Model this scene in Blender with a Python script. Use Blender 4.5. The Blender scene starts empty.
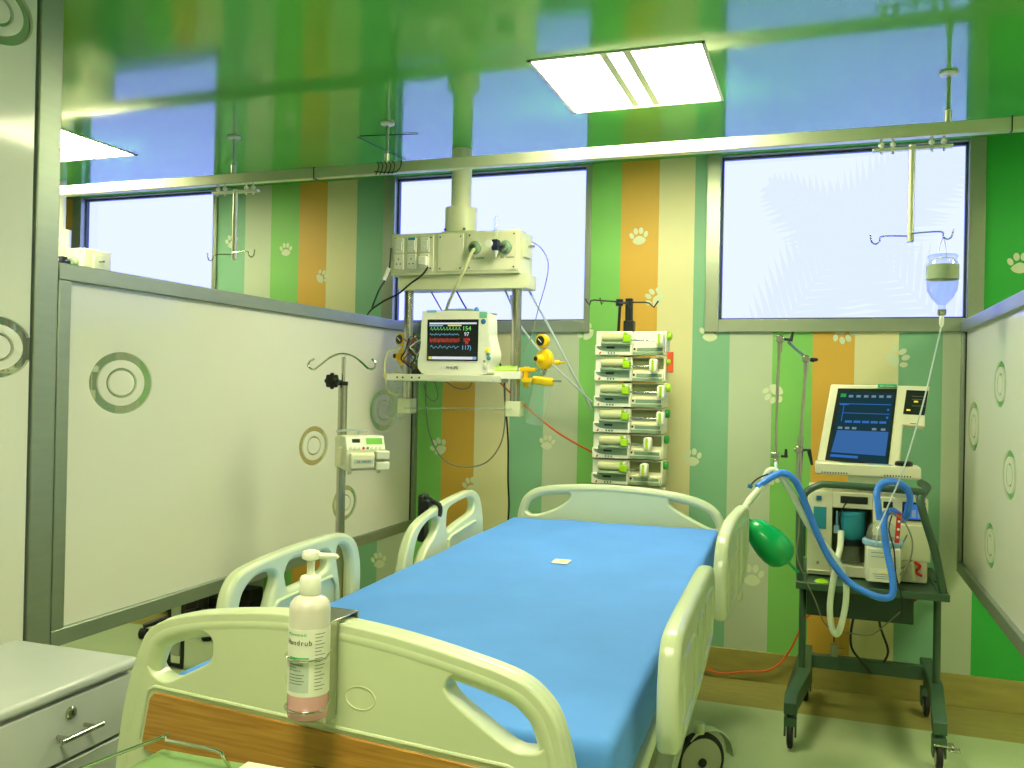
import bpy, math, random
from mathutils import Vector, Matrix
random.seed(7)
PI = math.pi
scene = bpy.context.scene
COL = scene.collection

# ------------------------------------------------------------------ camera
EYE = Vector((0.7411, -4.451, 1.4)); YAW, PITCH, ROLL, FPX = .3376, .004, .0205, 880.6
fw = Vector((-math.sin(YAW)*math.cos(PITCH), math.cos(YAW)*math.cos(PITCH), math.sin(PITCH)))
r0 = Vector((math.cos(YAW), math.sin(YAW), 0)); u0 = r0.cross(fw)
rt = math.cos(ROLL)*r0+math.sin(ROLL)*u0; up = -math.sin(ROLL)*r0+math.cos(ROLL)*u0
cd = bpy.data.cameras.new('camera'); cam = bpy.data.objects.new('camera', cd); COL.objects.link(cam)
cd.sensor_width = 36; cd.lens = FPX/1024*36; cd.clip_start = .05; cd.clip_end = 200
m3 = Matrix((rt, up, -fw)).transposed(); cam.matrix_world = Matrix.Translation(EYE) @ m3.to_4x4()
scene.camera = cam
def at(px, py, ax, val):
    """real point seen at (px, py), lying on the world plane ax = val"""
    d = fw+rt*((px-512)/FPX)-up*((py-384)/FPX); i = 'xyz'.index(ax)
    return EYE+d*((val-EYE[i])/d[i])
def Y(*pts): return [at(a, b, 'y', y) for a, b, y in pts]

# ------------------------------------------------------------------ materials
def srgb(h):
    if isinstance(h, str):
        c = [int(h[i:i+2], 16)/255 for i in (0, 2, 4)]
    else: c = [v/255 for v in h]
    return tuple(((v+.055)/1.055)**2.4 if v > .04045 else v/12.92 for v in c)+(1,)
def nd(nt, t, **k):
    n = nt.nodes.new(t)
    for a, b in k.items(): setattr(n, a, b)
    return n
def mat(name, col, rough=.5, metal=0, var=.06, scale=12, coat=0, alpha=1, trans=0, emit=0, ior=1.45, bump=0, stretch=None, sub=0):
    m = bpy.data.materials.new(name); m.use_nodes = True; nt = m.node_tree; b = nt.nodes['Principled BSDF']
    c = srgb(col) if not (isinstance(col, tuple) and max(col) <= 1) else tuple(col)+(1,)
    tc = nd(nt, 'ShaderNodeTexCoord'); mp = nd(nt, 'ShaderNodeMapping'); nz = nd(nt, 'ShaderNodeTexNoise')
    nt.links.new(tc.outputs['Object'], mp.inputs[0]); nt.links.new(mp.outputs[0], nz.inputs['Vector'])
    if stretch: mp.inputs['Scale'].default_value = stretch
    nz.inputs['Scale'].default_value = scale; nz.inputs['Detail'].default_value = 4
    mx = nd(nt, 'ShaderNodeMix', data_type='RGBA')
    mx.inputs['A'].default_value = tuple(max(0, v*(1-var)) for v in c[:3])+(1,)
    mx.inputs['B'].default_value = tuple(min(1, v*(1+var)) for v in c[:3])+(1,)
    nt.links.new(nz.outputs['Fac'], mx.inputs['Factor']); nt.links.new(mx.outputs['Result'], b.inputs['Base Color'])
    b.inputs['Roughness'].default_value = rough; b.inputs['Metallic'].default_value = metal; b.inputs['IOR'].default_value = ior
    b.inputs['Coat Weight'].default_value = coat; b.inputs['Coat Roughness'].default_value = .08
    b.inputs['Transmission Weight'].default_value = trans; b.inputs['Alpha'].default_value = alpha
    if emit:
        nt.links.new(mx.outputs['Result'], b.inputs['Emission Color']); b.inputs['Emission Strength'].default_value = emit
    if bump:
        bp = nd(nt, 'ShaderNodeBump'); bp.inputs['Strength'].default_value = bump; bp.inputs['Distance'].default_value = .01
        nt.links.new(nz.outputs['Fac'], bp.inputs['Height']); nt.links.new(bp.outputs[0], b.inputs['Normal'])
    return m
M = {}
M['plastic'] = mat('pale_green_plastic', 'cdd6b4', .34, var=.03, coat=.25)
M['plastic_in'] = mat('pale_green_plastic_panel', 'c8d2b2', .4, var=.03, coat=.15)
M['sheet'] = mat('blue_sheet', (.10, .31, .86), .8, var=.12, scale=5, bump=.12)
M['cream'] = mat('cream_enamel', 'dde0be', .4, var=.03)
M['cream2'] = mat('cream_plastic', 'e6e4c8', .38, var=.03)
M['white'] = mat('white_plastic', 'ecece0', .35, var=.03)
M['offwhite'] = mat('off_white_plastic', 'd8dac6', .4, var=.04)
M['grey'] = mat('grey_laminate', 'bcc0c0', .32, var=.04, coat=.2)
M['steel'] = mat('brushed_steel', 'b8b8ac', .25, 1, var=.12, scale=40)
M['chrome'] = mat('chrome', 'd8d8d0', .12, 1, var=.03)
M['alu'] = mat('anodised_aluminium', '9aa594', .42, .7, var=.08, scale=8, stretch=(1, 1, 6))
M['alurail'] = mat('satin_aluminium', 'dcdec8', .42, .6, var=.05)
M['winframe'] = mat('window_aluminium', 'a2ac98', .35, .6, var=.05)
M['beadgrey'] = mat('blue_grey_gasket', '4e5a60', .5)
M['black'] = mat('black_plastic', '16181a', .4, var=.2)
M['rubber'] = mat('black_rubber', '1d1e1c', .65, var=.2)
M['darkgreen'] = mat('dark_green_enamel', '3c5a44', .38, var=.12, scale=20)
M['darkgreen2'] = mat('darker_green_box', '26402f', .45, var=.12)
M['wheelgrey'] = mat('grey_wheel_hub', 'b6b89e', .5)
M['yellow'] = mat('yellow_plastic', 'f0c810', .35, var=.05, coat=.3)
M['lime'] = mat('lime_plastic', '9fd018', .35, var=.08)
M['green'] = mat('green_knob', '2f9a3c', .4, var=.1)
M['greenbag'] = mat('green_rubber', (.0, .36, .10), .28, var=.1, coat=.3)
M['blue'] = mat('blue_tube', (.045, .23, 1.0), .3, var=.1, scale=60)
M['tubewhite'] = mat('translucent_white_tube', 'dde6d2', .3, var=.06, scale=60)
M['palehose'] = mat('pale_blue_hose', 'c9d6dd', .35, var=.04)
M['creamhose'] = mat('cream_hose', 'cdd0a0', .4)
M['orange'] = mat('orange_hose', 'd8632a', .45)
M['greycable'] = mat('grey_cable', '7a8068', .5)
M['browncable'] = mat('brown_cable', '8c4a30', .5)
M['teal'] = mat('teal_filter', (.03, .30, .42), .35, var=.15)
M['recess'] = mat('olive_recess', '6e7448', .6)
M['panelgrey'] = mat('grey_green_panel', '7f9a80', .45)
M['lcd'] = mat('dark_lcd', '1f3324', .25)
M['lcdgreen'] = mat('green_lcd', '6fb04c', .3, emit=.25)
M['red'] = mat('red_plastic', 'd0302a', .4)
M['orangered'] = mat('orange_red_tag', 'd8562a', .5)
M['traygreen'] = mat('pale_green_tray', '86a86a', .3, coat=.3)
M['ink'] = mat('dark_ink', '20241f', .6)
M['inkgrey'] = mat('grey_ink', '70766c', .6)
M['inkgreen'] = mat('green_ink', '3fb56a', .6)
M['label'] = mat('white_label', 'e9e8dc', .55)
M['labelblue'] = mat('pale_grey_label', 'c4ccc6', .55)
M['liquid'] = mat('pink_liquid', 'd8a2a4', .2, var=.05)
M['bottle'] = mat('milky_bottle', 'd6d0c6', .3, var=.03, sub=0)
M['bluebutton'] = mat('blue_button', '2a6fa8', .4)
M['ltblue'] = mat('pale_blue_plastic', '8fb8d8', .35)
M['scrdark'] = mat('screen_dark', (.006, .010, .010), .2, emit=.3)
M['bezel'] = mat('dark_bezel', '1c2420', .3)
M['yl'] = mat('yellow_light', 'e8d030', .4, emit=.35)
def emis(name, c, s):
    m = bpy.data.materials.new(name); m.use_nodes = True; nt = m.node_tree; nt.nodes.clear()
    o = nd(nt, 'ShaderNodeOutputMaterial'); e = nd(nt, 'ShaderNodeEmission'); e.inputs[0].default_value = tuple(c)+(1,); e.inputs[1].default_value = s
    nt.links.new(e.outputs[0], o.inputs[0]); return m
for n, c, s in (('s_green', (.25, .85, .2), .9), ('s_blue', (.25, .6, .9), .8), ('s_red', (.9, .08, .06), .9), ('s_white', (.9, .95, 1), .8), ('s_yellow', (.9, .85, .2), .8),
                ('v_back', (.012, .045, .06), .9), ('v_blue', (.045, .15, .40), .9), ('v_lt', (.05, .2, .65), .75), ('v_text', (.35, .5, .6), .5), ('v_green', (.05, .4, .08), .8)):
    M[n] = emis('screen_'+n, c, s)
M['lamp'] = emis('lamp_diffuser', (1, .96, .60), 43)
def clear(name, tint, gloss=.12, rough=.05, fac=.25):
    m = bpy.data.materials.new(name); m.use_nodes = True; nt = m.node_tree; nt.nodes.clear()
    o = nd(nt, 'ShaderNodeOutputMaterial'); t = nd(nt, 'ShaderNodeBsdfTransparent'); g = nd(nt, 'ShaderNodeBsdfGlossy'); d = nd(nt, 'ShaderNodeBsdfDiffuse')
    t.inputs[0].default_value = tuple(tint)+(1,); g.inputs['Roughness'].default_value = rough; d.inputs[0].default_value = (.75, .8, .72, 1)
    lw = nd(nt, 'ShaderNodeLayerWeight'); lw.inputs[0].default_value = .5; p1 = nd(nt, 'ShaderNodeMath', operation='POWER'); p1.inputs[1].default_value = 3; nt.links.new(lw.outputs['Facing'], p1.inputs[0])
    fr = nd(nt, 'ShaderNodeMath', operation='MULTIPLY_ADD'); fr.inputs[1].default_value = .35; fr.inputs[2].default_value = .04; nt.links.new(p1.outputs[0], fr.inputs[0])
    a = nd(nt, 'ShaderNodeMixShader'); a.inputs[0].default_value = fac; nt.links.new(t.outputs[0], a.inputs[1]); nt.links.new(d.outputs[0], a.inputs[2])
    b = nd(nt, 'ShaderNodeMixShader'); nt.links.new(fr.outputs[0], b.inputs[0]); nt.links.new(a.outputs[0], b.inputs[1]); nt.links.new(g.outputs[0], b.inputs[2])
    nt.links.new(b.outputs[0], o.inputs[0]); return m
M['clear'] = clear('clear_plastic', (.94, .98, .95), fac=.14)
M['cleardrip'] = clear('clear_fluid_bottle', (.88, .93, .90), fac=.10)
M['hazebottle'] = clear('hazy_bottle', (.97, .94, .93), fac=.22)
def frosted(name, rings, c=(.84, .84, .76)):
    """etched white glass; rings = (y, z, radius) clear ring pairs cut in the frosting, object coordinates"""
    m = bpy.data.materials.new(name); m.use_nodes = True; nt = m.node_tree; b = nt.nodes['Principled BSDF']; out = nt.nodes['Material Output']; L = nt.links
    b.inputs['Base Color'].default_value = c+(1,); b.inputs['Roughness'].default_value = .55
    b.inputs['Coat Weight'].default_value = .8; b.inputs['Coat Roughness'].default_value = .1
    tr = nd(nt, 'ShaderNodeBsdfTranslucent'); tr.inputs[0].default_value = (.82, .84, .74, 1)
    mx = nd(nt, 'ShaderNodeMixShader'); mx.inputs[0].default_value = .18; L.new(b.outputs[0], mx.inputs[1]); L.new(tr.outputs[0], mx.inputs[2])
    tc = nd(nt, 'ShaderNodeTexCoord'); sp = nd(nt, 'ShaderNodeSeparateXYZ'); L.new(tc.outputs['Object'], sp.inputs[0])
    def math_(op, a, b_=None):
        n = nd(nt, 'ShaderNodeMath', operation=op)
        for i, v in enumerate((a, b_)):
            if v is None: continue
            if isinstance(v, (int, float)): n.inputs[i].default_value = v
            else: L.new(v, n.inputs[i])
        return n.outputs[0]
    tot = None
    for (ry, rz, rr) in rings:
        a = math_('DIVIDE', math_('SUBTRACT', sp.outputs[1], ry), 1.36*rr); c2 = math_('DIVIDE', math_('SUBTRACT', sp.outputs[2], rz), rr)
        d = math_('SQRT', math_('ADD', math_('MULTIPLY', a, a), math_('MULTIPLY', c2, c2)))
        o1 = math_('MULTIPLY', math_('GREATER_THAN', d, .74), math_('LESS_THAN', d, 1.0))
        o2 = math_('MULTIPLY', math_('GREATER_THAN', d, .40), math_('LESS_THAN', d, .49))
        s = math_('ADD', o1, o2); tot = s if tot is None else math_('ADD', tot, s)
    gl = nd(nt, 'ShaderNodeBsdfTransparent'); gl.inputs[0].default_value = (.82, .88, .78, 1)
    m2 = nd(nt, 'ShaderNodeMixShader')
    tot = math_('MULTIPLY', tot, .86)
    L.new(tot, m2.inputs[0]); L.new(mx.outputs[0], m2.inputs[1]); L.new(gl.outputs[0], m2.inputs[2]); L.new(m2.outputs[0], out.inputs[0])
    return m

# ------------------------------------------------------------------ mesh builder
WM = {}
def tag(o, label=None, cat=None, group=None, kind=None):
    if label: o['label'] = label
    if cat: o['category'] = cat
    if group: o['group'] = group
    if kind: o['kind'] = kind
    return o
def thing(name, loc, label, cat, group=None):
    o = bpy.data.objects.new(name, None); o.empty_display_size = .05; COL.objects.link(o); o.location = loc
    WM[o.name] = Matrix.Translation(Vector(loc)); return tag(o, label, cat, group)
def catmull(pts, n=6, closed=False):
    P = [Vector(p) for p in pts]; N = len(P); out = []
    rng = range(N) if closed else range(N-1)
    for i in rng:
        if closed: a, b, c, d = P[(i-1) % N], P[i], P[(i+1) % N], P[(i+2) % N]
        else: a, b, c, d = P[max(i-1, 0)], P[i], P[i+1], P[min(i+2, N-1)]
        for k in range(n):
            t = k/n
            out.append(.5*((2*b)+(c-a)*t+(2*a-5*b+4*c-d)*t*t+(3*b-a-3*c+d)*t**3))
    if not closed: out.append(P[-1])
    return out
class MB:
    def __init__(s, xf=None): s.v = []; s.f = []; s.mi = []; s.xf = xf or Matrix.Identity(4); s.m = 0
    def add(s, vs, fs):
        b = len(s.v); s.v += [s.xf @ Vector(v) for v in vs]
        for f in fs: s.f.append([b+i for i in f]); s.mi.append(s.m)
        return s
    def box(s, lo, hi):
        x0, y0, z0 = lo; x1, y1, z1 = hi
        x0, x1 = sorted((x0, x1)); y0, y1 = sorted((y0, y1)); z0, z1 = sorted((z0, z1))
        return s.add([(x0, y0, z0), (x1, y0, z0), (x1, y1, z0), (x0, y1, z0), (x0, y0, z1), (x1, y0, z1), (x1, y1, z1), (x0, y1, z1)],
                     [(0, 3, 2, 1), (4, 5, 6, 7), (0, 1, 5, 4), (1, 2, 6, 5), (2, 3, 7, 6), (3, 0, 4, 7)])
    def cbox(s, c, d): return s.box([c[i]-d[i]/2 for i in range(3)], [c[i]+d[i]/2 for i in range(3)])
    def cyl(s, a, b, r, r2=None, n=20):
        r2 = r if r2 is None else r2
        return s.tube([a, b], [r, r2], n)
    def tube(s, pts, r, n=10, smooth=0, closed=False):
        P = catmull(pts, smooth, closed) if smooth else [Vector(p) for p in pts]
        N = len(P)
        if not isinstance(r, (list, tuple)): R = [r]*N
        elif len(r) == N: R = r
        else: R = [r[min(int(i/(N-1)*(len(r)-1)), len(r)-2)]*(1-((i/(N-1)*(len(r)-1)) % 1 if i < N-1 else 1))+r[min(int(i/(N-1)*(len(r)-1)), len(r)-2)+1]*((i/(N-1)*(len(r)-1)) % 1 if i < N-1 else 1) for i in range(N)]
        vs = []; fs = []; prev = None
        for i in range(N):
            if closed: t = P[(i+1) % N]-P[i-1]
            else: t = P[min(i+1, N-1)]-P[max(i-1, 0)]
            t.normalize()
            if prev is None:
                q = Vector((0, 0, 1)) if abs(t.z) < .9 else Vector((1, 0, 0)); a = t.cross(q).normalized()
            else:
                a = prev-t*prev.dot(t); a.normalize()
            prev = a; b = t.cross(a)
            for k in range(n): vs.append(P[i]+(a*math.cos(2*PI*k/n)+b*math.sin(2*PI*k/n))*R[i])
        for i in range(N if closed else N-1):
            j = (i+1) % N
            for k in range(n): fs.append((i*n+k, i*n+(k+1) % n, j*n+(k+1) % n, j*n+k))
        if not closed: fs.append(tuple(range(n-1, -1, -1))); fs.append(tuple((N-1)*n+k for k in range(n)))
        return s.add(vs, fs)
    def lathe(s, o, prof, n=28, axis=(0, 0, 1)):
        ax = Vector(axis).normalized(); q = Vector((1, 0, 0)) if abs(ax.x) < .9 else Vector((0, 1, 0)); a = ax.cross(q).normalized(); b = ax.cross(a)
        vs = []; fs = []
        for r, h in prof:
            for k in range(n): vs.append(Vector(o)+ax*h+(a*math.cos(2*PI*k/n)+b*math.sin(2*PI*k/n))*max(r, 1e-5))
        for i in range(len(prof)-1):
            for k in range(n): fs.append((i*n+k, i*n+(k+1) % n, (i+1)*n+(k+1) % n, (i+1)*n+k))
        fs.append(tuple(range(n-1, -1, -1))); fs.append(tuple((len(prof)-1)*n+k for k in range(n)))
        return s.add(vs, fs)
    def prism(s, poly, vec):
        n = len(poly); v = Vector(vec); P = [Vector(p) for p in poly]
        return s.add(P+[p+v for p in P], [tuple(range(n-1, -1, -1)), tuple(range(n, 2*n))]+[(i, (i+1) % n, n+(i+1) % n, n+i) for i in range(n)])
    def rect(s, c, dx, dy, w, h, t=.002):
        """thin slab centred at c, spanning w along dx, h along dy, thickness t along dx x dy"""
        dx = Vector(dx).normalized(); dy = Vector(dy).normalized(); c = Vector(c); n = dx.cross(dy)
        p = [c-dx*w/2-dy*h/2, c+dx*w/2-dy*h/2, c+dx*w/2+dy*h/2, c-dx*w/2+dy*h/2]
        return s.prism(p, n*t)
    def build(s, name, mats, parent=None, bevel=0, smooth=True, seg=2, label=None, origin=None):
        me = bpy.data.meshes.new(name)
        lo = [min(v[i] for v in s.v) for i in range(3)]; hi = [max(v[i] for v in s.v) for i in range(3)]
        org = Vector(origin) if origin is not None else Vector(((lo[0]+hi[0])/2, (lo[1]+hi[1])/2, lo[2]))
        me.from_pydata([v-org for v in s.v], [], s.f)
        mats = mats if isinstance(mats, (list, tuple)) else [mats]
        for m in mats: me.materials.append(M[m] if isinstance(m, str) else m)
        for p, i in zip(me.polygons, s.mi): p.material_index = i
        fixnormals(me)
        return link(name, me, org, parent, bevel, smooth, seg, label)
import bmesh
def fixnormals(me):
    bm = bmesh.new(); bm.from_mesh(me); bmesh.ops.recalc_face_normals(bm, faces=bm.faces); bm.to_mesh(me); bm.free()
def link(name, me, org, parent=None, bevel=0, smooth=True, seg=2, label=None):
    o = bpy.data.objects.new(name, me); COL.objects.link(o); o.location = org
    WM[o.name] = Matrix.Translation(org)
    if parent:
        o.parent = parent; o.matrix_parent_inverse = WM[parent.name].inverted()
    if smooth:
        me.polygons.foreach_set('use_smooth', [True]*len(me.polygons))
        me.set_sharp_from_angle(angle=math.radians(38))
    if bevel:
        b = o.modifiers.new('bevel', 'BEVEL'); b.width = bevel; b.segments = seg; b.limit_method = 'ANGLE'; b.angle_limit = math.radians(40)
    if label: o['label'] = label
    return o
def copy_tree(o, parent=None, shift=None):
    c = o.copy(); COL.objects.link(c)
    if parent: c.parent = parent; c.matrix_parent_inverse = o.matrix_parent_inverse.copy()
    elif shift is not None: c.location = o.location+Vector(shift)
    for ch in [x for x in KIDS(o)]: copy_tree(ch, c)
    return c
def KIDS(o): return [x for x in bpy.data.objects if x.parent == o]
def frame(o, dx, dy):
    """matrix with local x -> dx, local y -> dy, local z -> dx x dy, at o"""
    dx = Vector(dx).normalized(); dz = dx.cross(Vector(dy)).normalized(); dy = dz.cross(dx)
    m = Matrix((dx, dy, dz)).transposed().to_4x4(); return Matrix.Translation(Vector(o)) @ m
def curve_mesh(cu):
    t = bpy.data.objects.new('t', cu); COL.objects.link(t); dg = bpy.context.evaluated_depsgraph_get(); dg.update()
    me = bpy.data.meshes.new_from_object(t.evaluated_get(dg)); bpy.data.objects.remove(t); return me
def plate(name, outlines, thick, bev, mt, mtx, parent, smooth_pts=0, res=3, label=None):
    """flat shape with holes, rounded rim; outlines in local xy; mtx places it"""
    bm = bmesh.new(); es = []
    for ol in outlines:
        pts = catmull([(a, b, 0) for a, b in ol], smooth_pts, True) if smooth_pts else [Vector((a, b, 0)) for a, b in ol]
        vv = [bm.verts.new((p.x, p.y, -thick/2)) for p in pts]
        es += [bm.edges.new((vv[i], vv[(i+1) % len(vv)])) for i in range(len(vv))]
    bmesh.ops.triangle_fill(bm, use_beauty=True, use_dissolve=False, edges=es, normal=(0, 0, 1))
    bmesh.ops.dissolve_limit(bm, angle_limit=.01, verts=bm.verts[:], edges=[e for e in bm.edges if len(e.link_faces) == 2])
    r_ = bmesh.ops.extrude_face_region(bm, geom=bm.faces[:]); bmesh.ops.translate(bm, vec=(0, 0, thick), verts=[v for v in r_['geom'] if isinstance(v, bmesh.types.BMVert)])
    bmesh.ops.recalc_face_normals(bm, faces=bm.faces)
    me = bpy.data.meshes.new(name); bm.to_mesh(me); bm.free(); me.transform(mtx)
    co = [v.co.copy() for v in me.vertices]; lo = [min(v[i] for v in co) for i in range(3)]; hi = [max(v[i] for v in co) for i in range(3)]
    org = Vector(((lo[0]+hi[0])/2, (lo[1]+hi[1])/2, lo[2])); me.transform(Matrix.Translation(-org))
    me.materials.clear(); me.materials.append(M[mt])
    return link(name, me, org, parent, bevel=bev*.98, seg=max(res, 2), label=label)
def text(s, size, c, dx, dy, mt, parent, name='lettering', depth=.0004, label=None, align='CENTER'):
    cu = bpy.data.curves.new(name, 'FONT'); cu.body = s; cu.size = size; cu.extrude = depth; cu.align_x = align; cu.align_y = 'CENTER'; cu.resolution_u = 2
    me = curve_mesh(cu); me.name = name; me.transform(frame(c, dx, dy)); org = Vector(c); me.transform(Matrix.Translation(-org))
    me.materials.clear(); me.materials.append(M[mt])
    return link(name, me, org, parent, smooth=False, label=label)
X3, Y3, Z3 = Vector((1, 0, 0)), Vector((0, 1, 0)), Vector((0, 0, 1))

# ------------------------------------------------------------------ room shell
H = 2.5726
XL, XR, YB = -6.3, 4.6, -7.2
stripes = {'gn': 'stripe_green', 'or': 'stripe_orange', 'cr': 'stripe_cream', 'tl': 'stripe_teal', 'gr': 'stripe_grey', 'GN': 'stripe_bright_green'}
for k, c in (('stripe_green', (.22, .56, .13)), ('stripe_orange', (.68, .40, .06)), ('stripe_cream', (.74, .70, .40)), ('stripe_teal', (.22, .47, .29)), ('stripe_grey', (.51, .59, .43)), ('stripe_bright_green', (.035, .42, .06))):
    M[k] = mat(k, c, .5, var=.06, scale=3, coat=0)
M['paw'] = mat('paw_white', (.68, .74, .52), .6, var=.02)
edges = [(-2.734, 'tl'), (-2.539, 'gr'), (-2.357, 'gn'), (-2.164, 'or'), (-1.977, 'cr'), (-1.782, 'tl'), (-1.61, 'gr'), (-1.416, 'gn'), (-1.225, 'or'), (-1.033, 'cr'), (-.832, 'tl'), (-.643, 'gr'), (-.454, 'gn'),
         (-.245, 'or'), (-.05, 'cr'), (.129, 'tl'), (.312, 'gr'), (.515, 'gn'), (.70, 'or'), (.887, 'cr'), (1.078, 'tl'), (1.263, 'gr'), (1.40, 'GN')]
x = -2.734; seq = ['gn', 'or', 'cr', 'tl', 'gr']; k = 2
while x > XL:
    x -= .19; edges.insert(0, (x, seq[k % 5])); k -= 1
x = 1.95; k = 1
while x < XR:
    edges.append((x, seq[k % 5])); x += .19; k += 1
openings = [(-3.86, -2.735), (-1.605, -.40), (.19, 1.425)]
ZS = 1.70
xs = sorted(set([e[0] for e in edges if e[0] > XL and e[0] < XR]+[XL, XR]+[v for o in openings for v in o]))
def colour_at(x):
    c = edges[0][1]
    for e, n in edges:
        if x >= e: c = n
    return c
order = ['gn', 'or', 'cr', 'tl', 'gr', 'GN']
w = MB()
for a, b in zip(xs[:-1], xs[1:]):
    c = (a+b)/2; w.m = order.index(colour_at(c)); w.box((a, 0, 0), (b, .2, ZS))
    if not any(o[0] < c < o[1] for o in openings): w.box((a, 0, ZS), (b, .2, H))
w.m = 6
def paw(px, py, s, rot):
    p = at(px, py, 'y', 0)
    def blob(dx, dz, rx, rz, a=0):
        n = 14; vs = []
        for k in range(n):
            t = 2*PI*k/n; ux, uz = rx*math.cos(t), rz*math.sin(t); ux, uz = ux*math.cos(a)-uz*math.sin(a), ux*math.sin(a)+uz*math.cos(a)
            ex, ez = (dx+ux)*s, (dz+uz)*s; ex, ez = ex*math.cos(rot)-ez*math.sin(rot), ex*math.sin(rot)+ez*math.cos(rot)
            vs.append((p.x+ex, -.0006, p.z+ez))
        w.prism(vs, (0, -.0012, 0))
    pad = []
    for k in range(24):
        t = 2*PI*k/24; ux = (.36+.04*math.cos(2*t))*math.cos(t)*(1-.25*math.sin(t)); uz = -.2+.27*math.sin(t)+(.05*math.cos(t)**2 if math.sin(t) < 0 else 0)
        ex, ez = ux*s*math.cos(rot)-uz*s*math.sin(rot), ux*s*math.sin(rot)+uz*s*math.cos(rot); pad.append((p.x+ex, -.0006, p.z+ez))
    w.prism(pad, (0, -.0012, 0))
    blob(-.43, .12, .13, .19, .4); blob(-.16, .36, .14, .2, .1); blob(.16, .36, .14, .2, -.1); blob(.43, .12, .13, .19, -.4)
for a in ((286, 250, .075, 0), (322, 277, .075, -.9), (639, 237, .085, .1), (710, 333, .09, 0), (655, 298, .09, .9), (439, 447, .09, .5), (471, 486, .085, .2), (547, 443, .075, -.1), (692, 458, .085, .1), (752, 576, .10, 0),
          (897, 358, .095, -1.1), (843, 333, .09, -2.8), (774, 393, .09, 2.6), (1020, 264, .09, 0), (586, 332, .085, .8), (379, 561, .085, .2), (232, 242, .08, .2), (771, 477, .08, -.7)): paw(*a)
wall = w.build('wall_back', [stripes[o] for o in order]+['paw'], smooth=False, origin=(0, 0, 0)); tag(wall, kind='structure')

# floor with a stone border along the back wall
fm = bpy.data.materials.new('floor_terrazzo'); fm.use_nodes = True; nt = fm.node_tree; b = nt.nodes['Principled BSDF']; L = nt.links
tc = nd(nt, 'ShaderNodeTexCoord'); sp = nd(nt, 'ShaderNodeSeparateXYZ'); L.new(tc.outputs['Object'], sp.inputs[0])
gt = nd(nt, 'ShaderNodeMath', operation='GREATER_THAN'); gt.inputs[1].default_value = -.385; L.new(sp.outputs[1], gt.inputs[0])
n1 = nd(nt, 'ShaderNodeTexNoise'); n1.inputs['Scale'].default_value = 5; n1.inputs['Detail'].default_value = 6; L.new(tc.outputs['Object'], n1.inputs['Vector'])
mA = nd(nt, 'ShaderNodeMix', data_type='RGBA'); mA.inputs['A'].default_value = (.40, .50, .27, 1); mA.inputs['B'].default_value = (.48, .57, .33, 1); L.new(n1.outputs['Fac'], mA.inputs['Factor'])
mp = nd(nt, 'ShaderNodeMapping'); mp.inputs['Scale'].default_value = (3, 14, 1); L.new(tc.outputs['Object'], mp.inputs[0])
n2 = nd(nt, 'ShaderNodeTexNoise'); n2.inputs['Scale'].default_value = 3; n2.inputs['Detail'].default_value = 6; L.new(mp.outputs[0], n2.inputs['Vector'])
mB = nd(nt, 'ShaderNodeMix', data_type='RGBA'); mB.inputs['A'].default_value = (.24, .22, .06, 1); mB.inputs['B'].default_value = (.38, .34, .11, 1); L.new(n2.outputs['Fac'], mB.inputs['Factor'])
mC = nd(nt, 'ShaderNodeMix', data_type='RGBA'); L.new(gt.outputs[0], mC.inputs['Factor']); L.new(mA.outputs['Result'], mC.inputs['A']); L.new(mB.outputs['Result'], mC.inputs['B'])
L.new(mC.outputs['Result'], b.inputs['Base Color']); b.inputs['Roughness'].default_value = .42; b.inputs['Specular IOR Level'].default_value = .3
tag(MB().box((XL, YB, -.1), (XR, .2, 0)).build('floor', fm, smooth=False, origin=(0, 0, 0)), kind='structure')

# ceiling: glossy green panels, openings for the recessed lights
cm = bpy.data.materials.new('glossy_green_ceiling'); cm.use_nodes = True; nt = cm.node_tree; b = nt.nodes['Principled BSDF']; L = nt.links
tc = nd(nt, 'ShaderNodeTexCoord'); nz = nd(nt, 'ShaderNodeTexNoise'); nz.inputs['Scale'].default_value = 1.6; L.new(tc.outputs['Object'], nz.inputs['Vector'])
mx = nd(nt, 'ShaderNodeMix', data_type='RGBA'); mx.inputs['A'].default_value = (.085, .47, .065, 1); mx.inputs['B'].default_value = (.115, .53, .09, 1); L.new(nz.outputs['Fac'], mx.inputs['Factor'])
L.new(mx.outputs['Result'], b.inputs['Base Color']); b.inputs['Roughness'].default_value = .5; b.inputs['Specular IOR Level'].default_value = 0; b.inputs['Coat Weight'].default_value = 1; b.inputs['Coat Roughness'].default_value = .10; b.inputs['Coat IOR'].default_value = 1.6
n3 = nd(nt, 'ShaderNodeTexNoise'); n3.inputs['Scale'].default_value = 2.2; L.new(tc.outputs['Object'], n3.inputs['Vector'])
bp_ = nd(nt, 'ShaderNodeBump'); bp_.inputs['Strength'].default_value = .10; bp_.inputs['Distance'].default_value = .02; L.new(n3.outputs['Fac'], bp_.inputs['Height']); L.new(bp_.outputs[0], b.inputs['Coat Normal'])
lights = [(-.273, .352, -1.470, -.841), (-3.263, -2.645, -1.405, -.776)]
for cx, cy in ((.04, -3.9), (2.75, -1.15), (2.75, -3.9)): lights.append((cx-.31, cx+.31, cy-.31, cy+.31))
cb = MB(); gx = sorted({XL, XR}|{v for l in lights for v in l[:2]}); gy = sorted({YB, .2}|{v for l in lights for v in l[2:]})
for a, b2 in zip(gx[:-1], gx[1:]):
    for c, d in zip(gy[:-1], gy[1:]):
        if not any(l[0] <= (a+b2)/2 <= l[1] and l[2] <= (c+d)/2 <= l[3] for l in lights):
            cb.box((a, c, H), (b2, d, H+.1))
tag(cb.build('ceiling', cm, smooth=False, origin=(0, 0, H)), kind='structure')
M['sidewall'] = mat('cream_side_wall', (.66, .66, .50), .6, var=.04)
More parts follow.
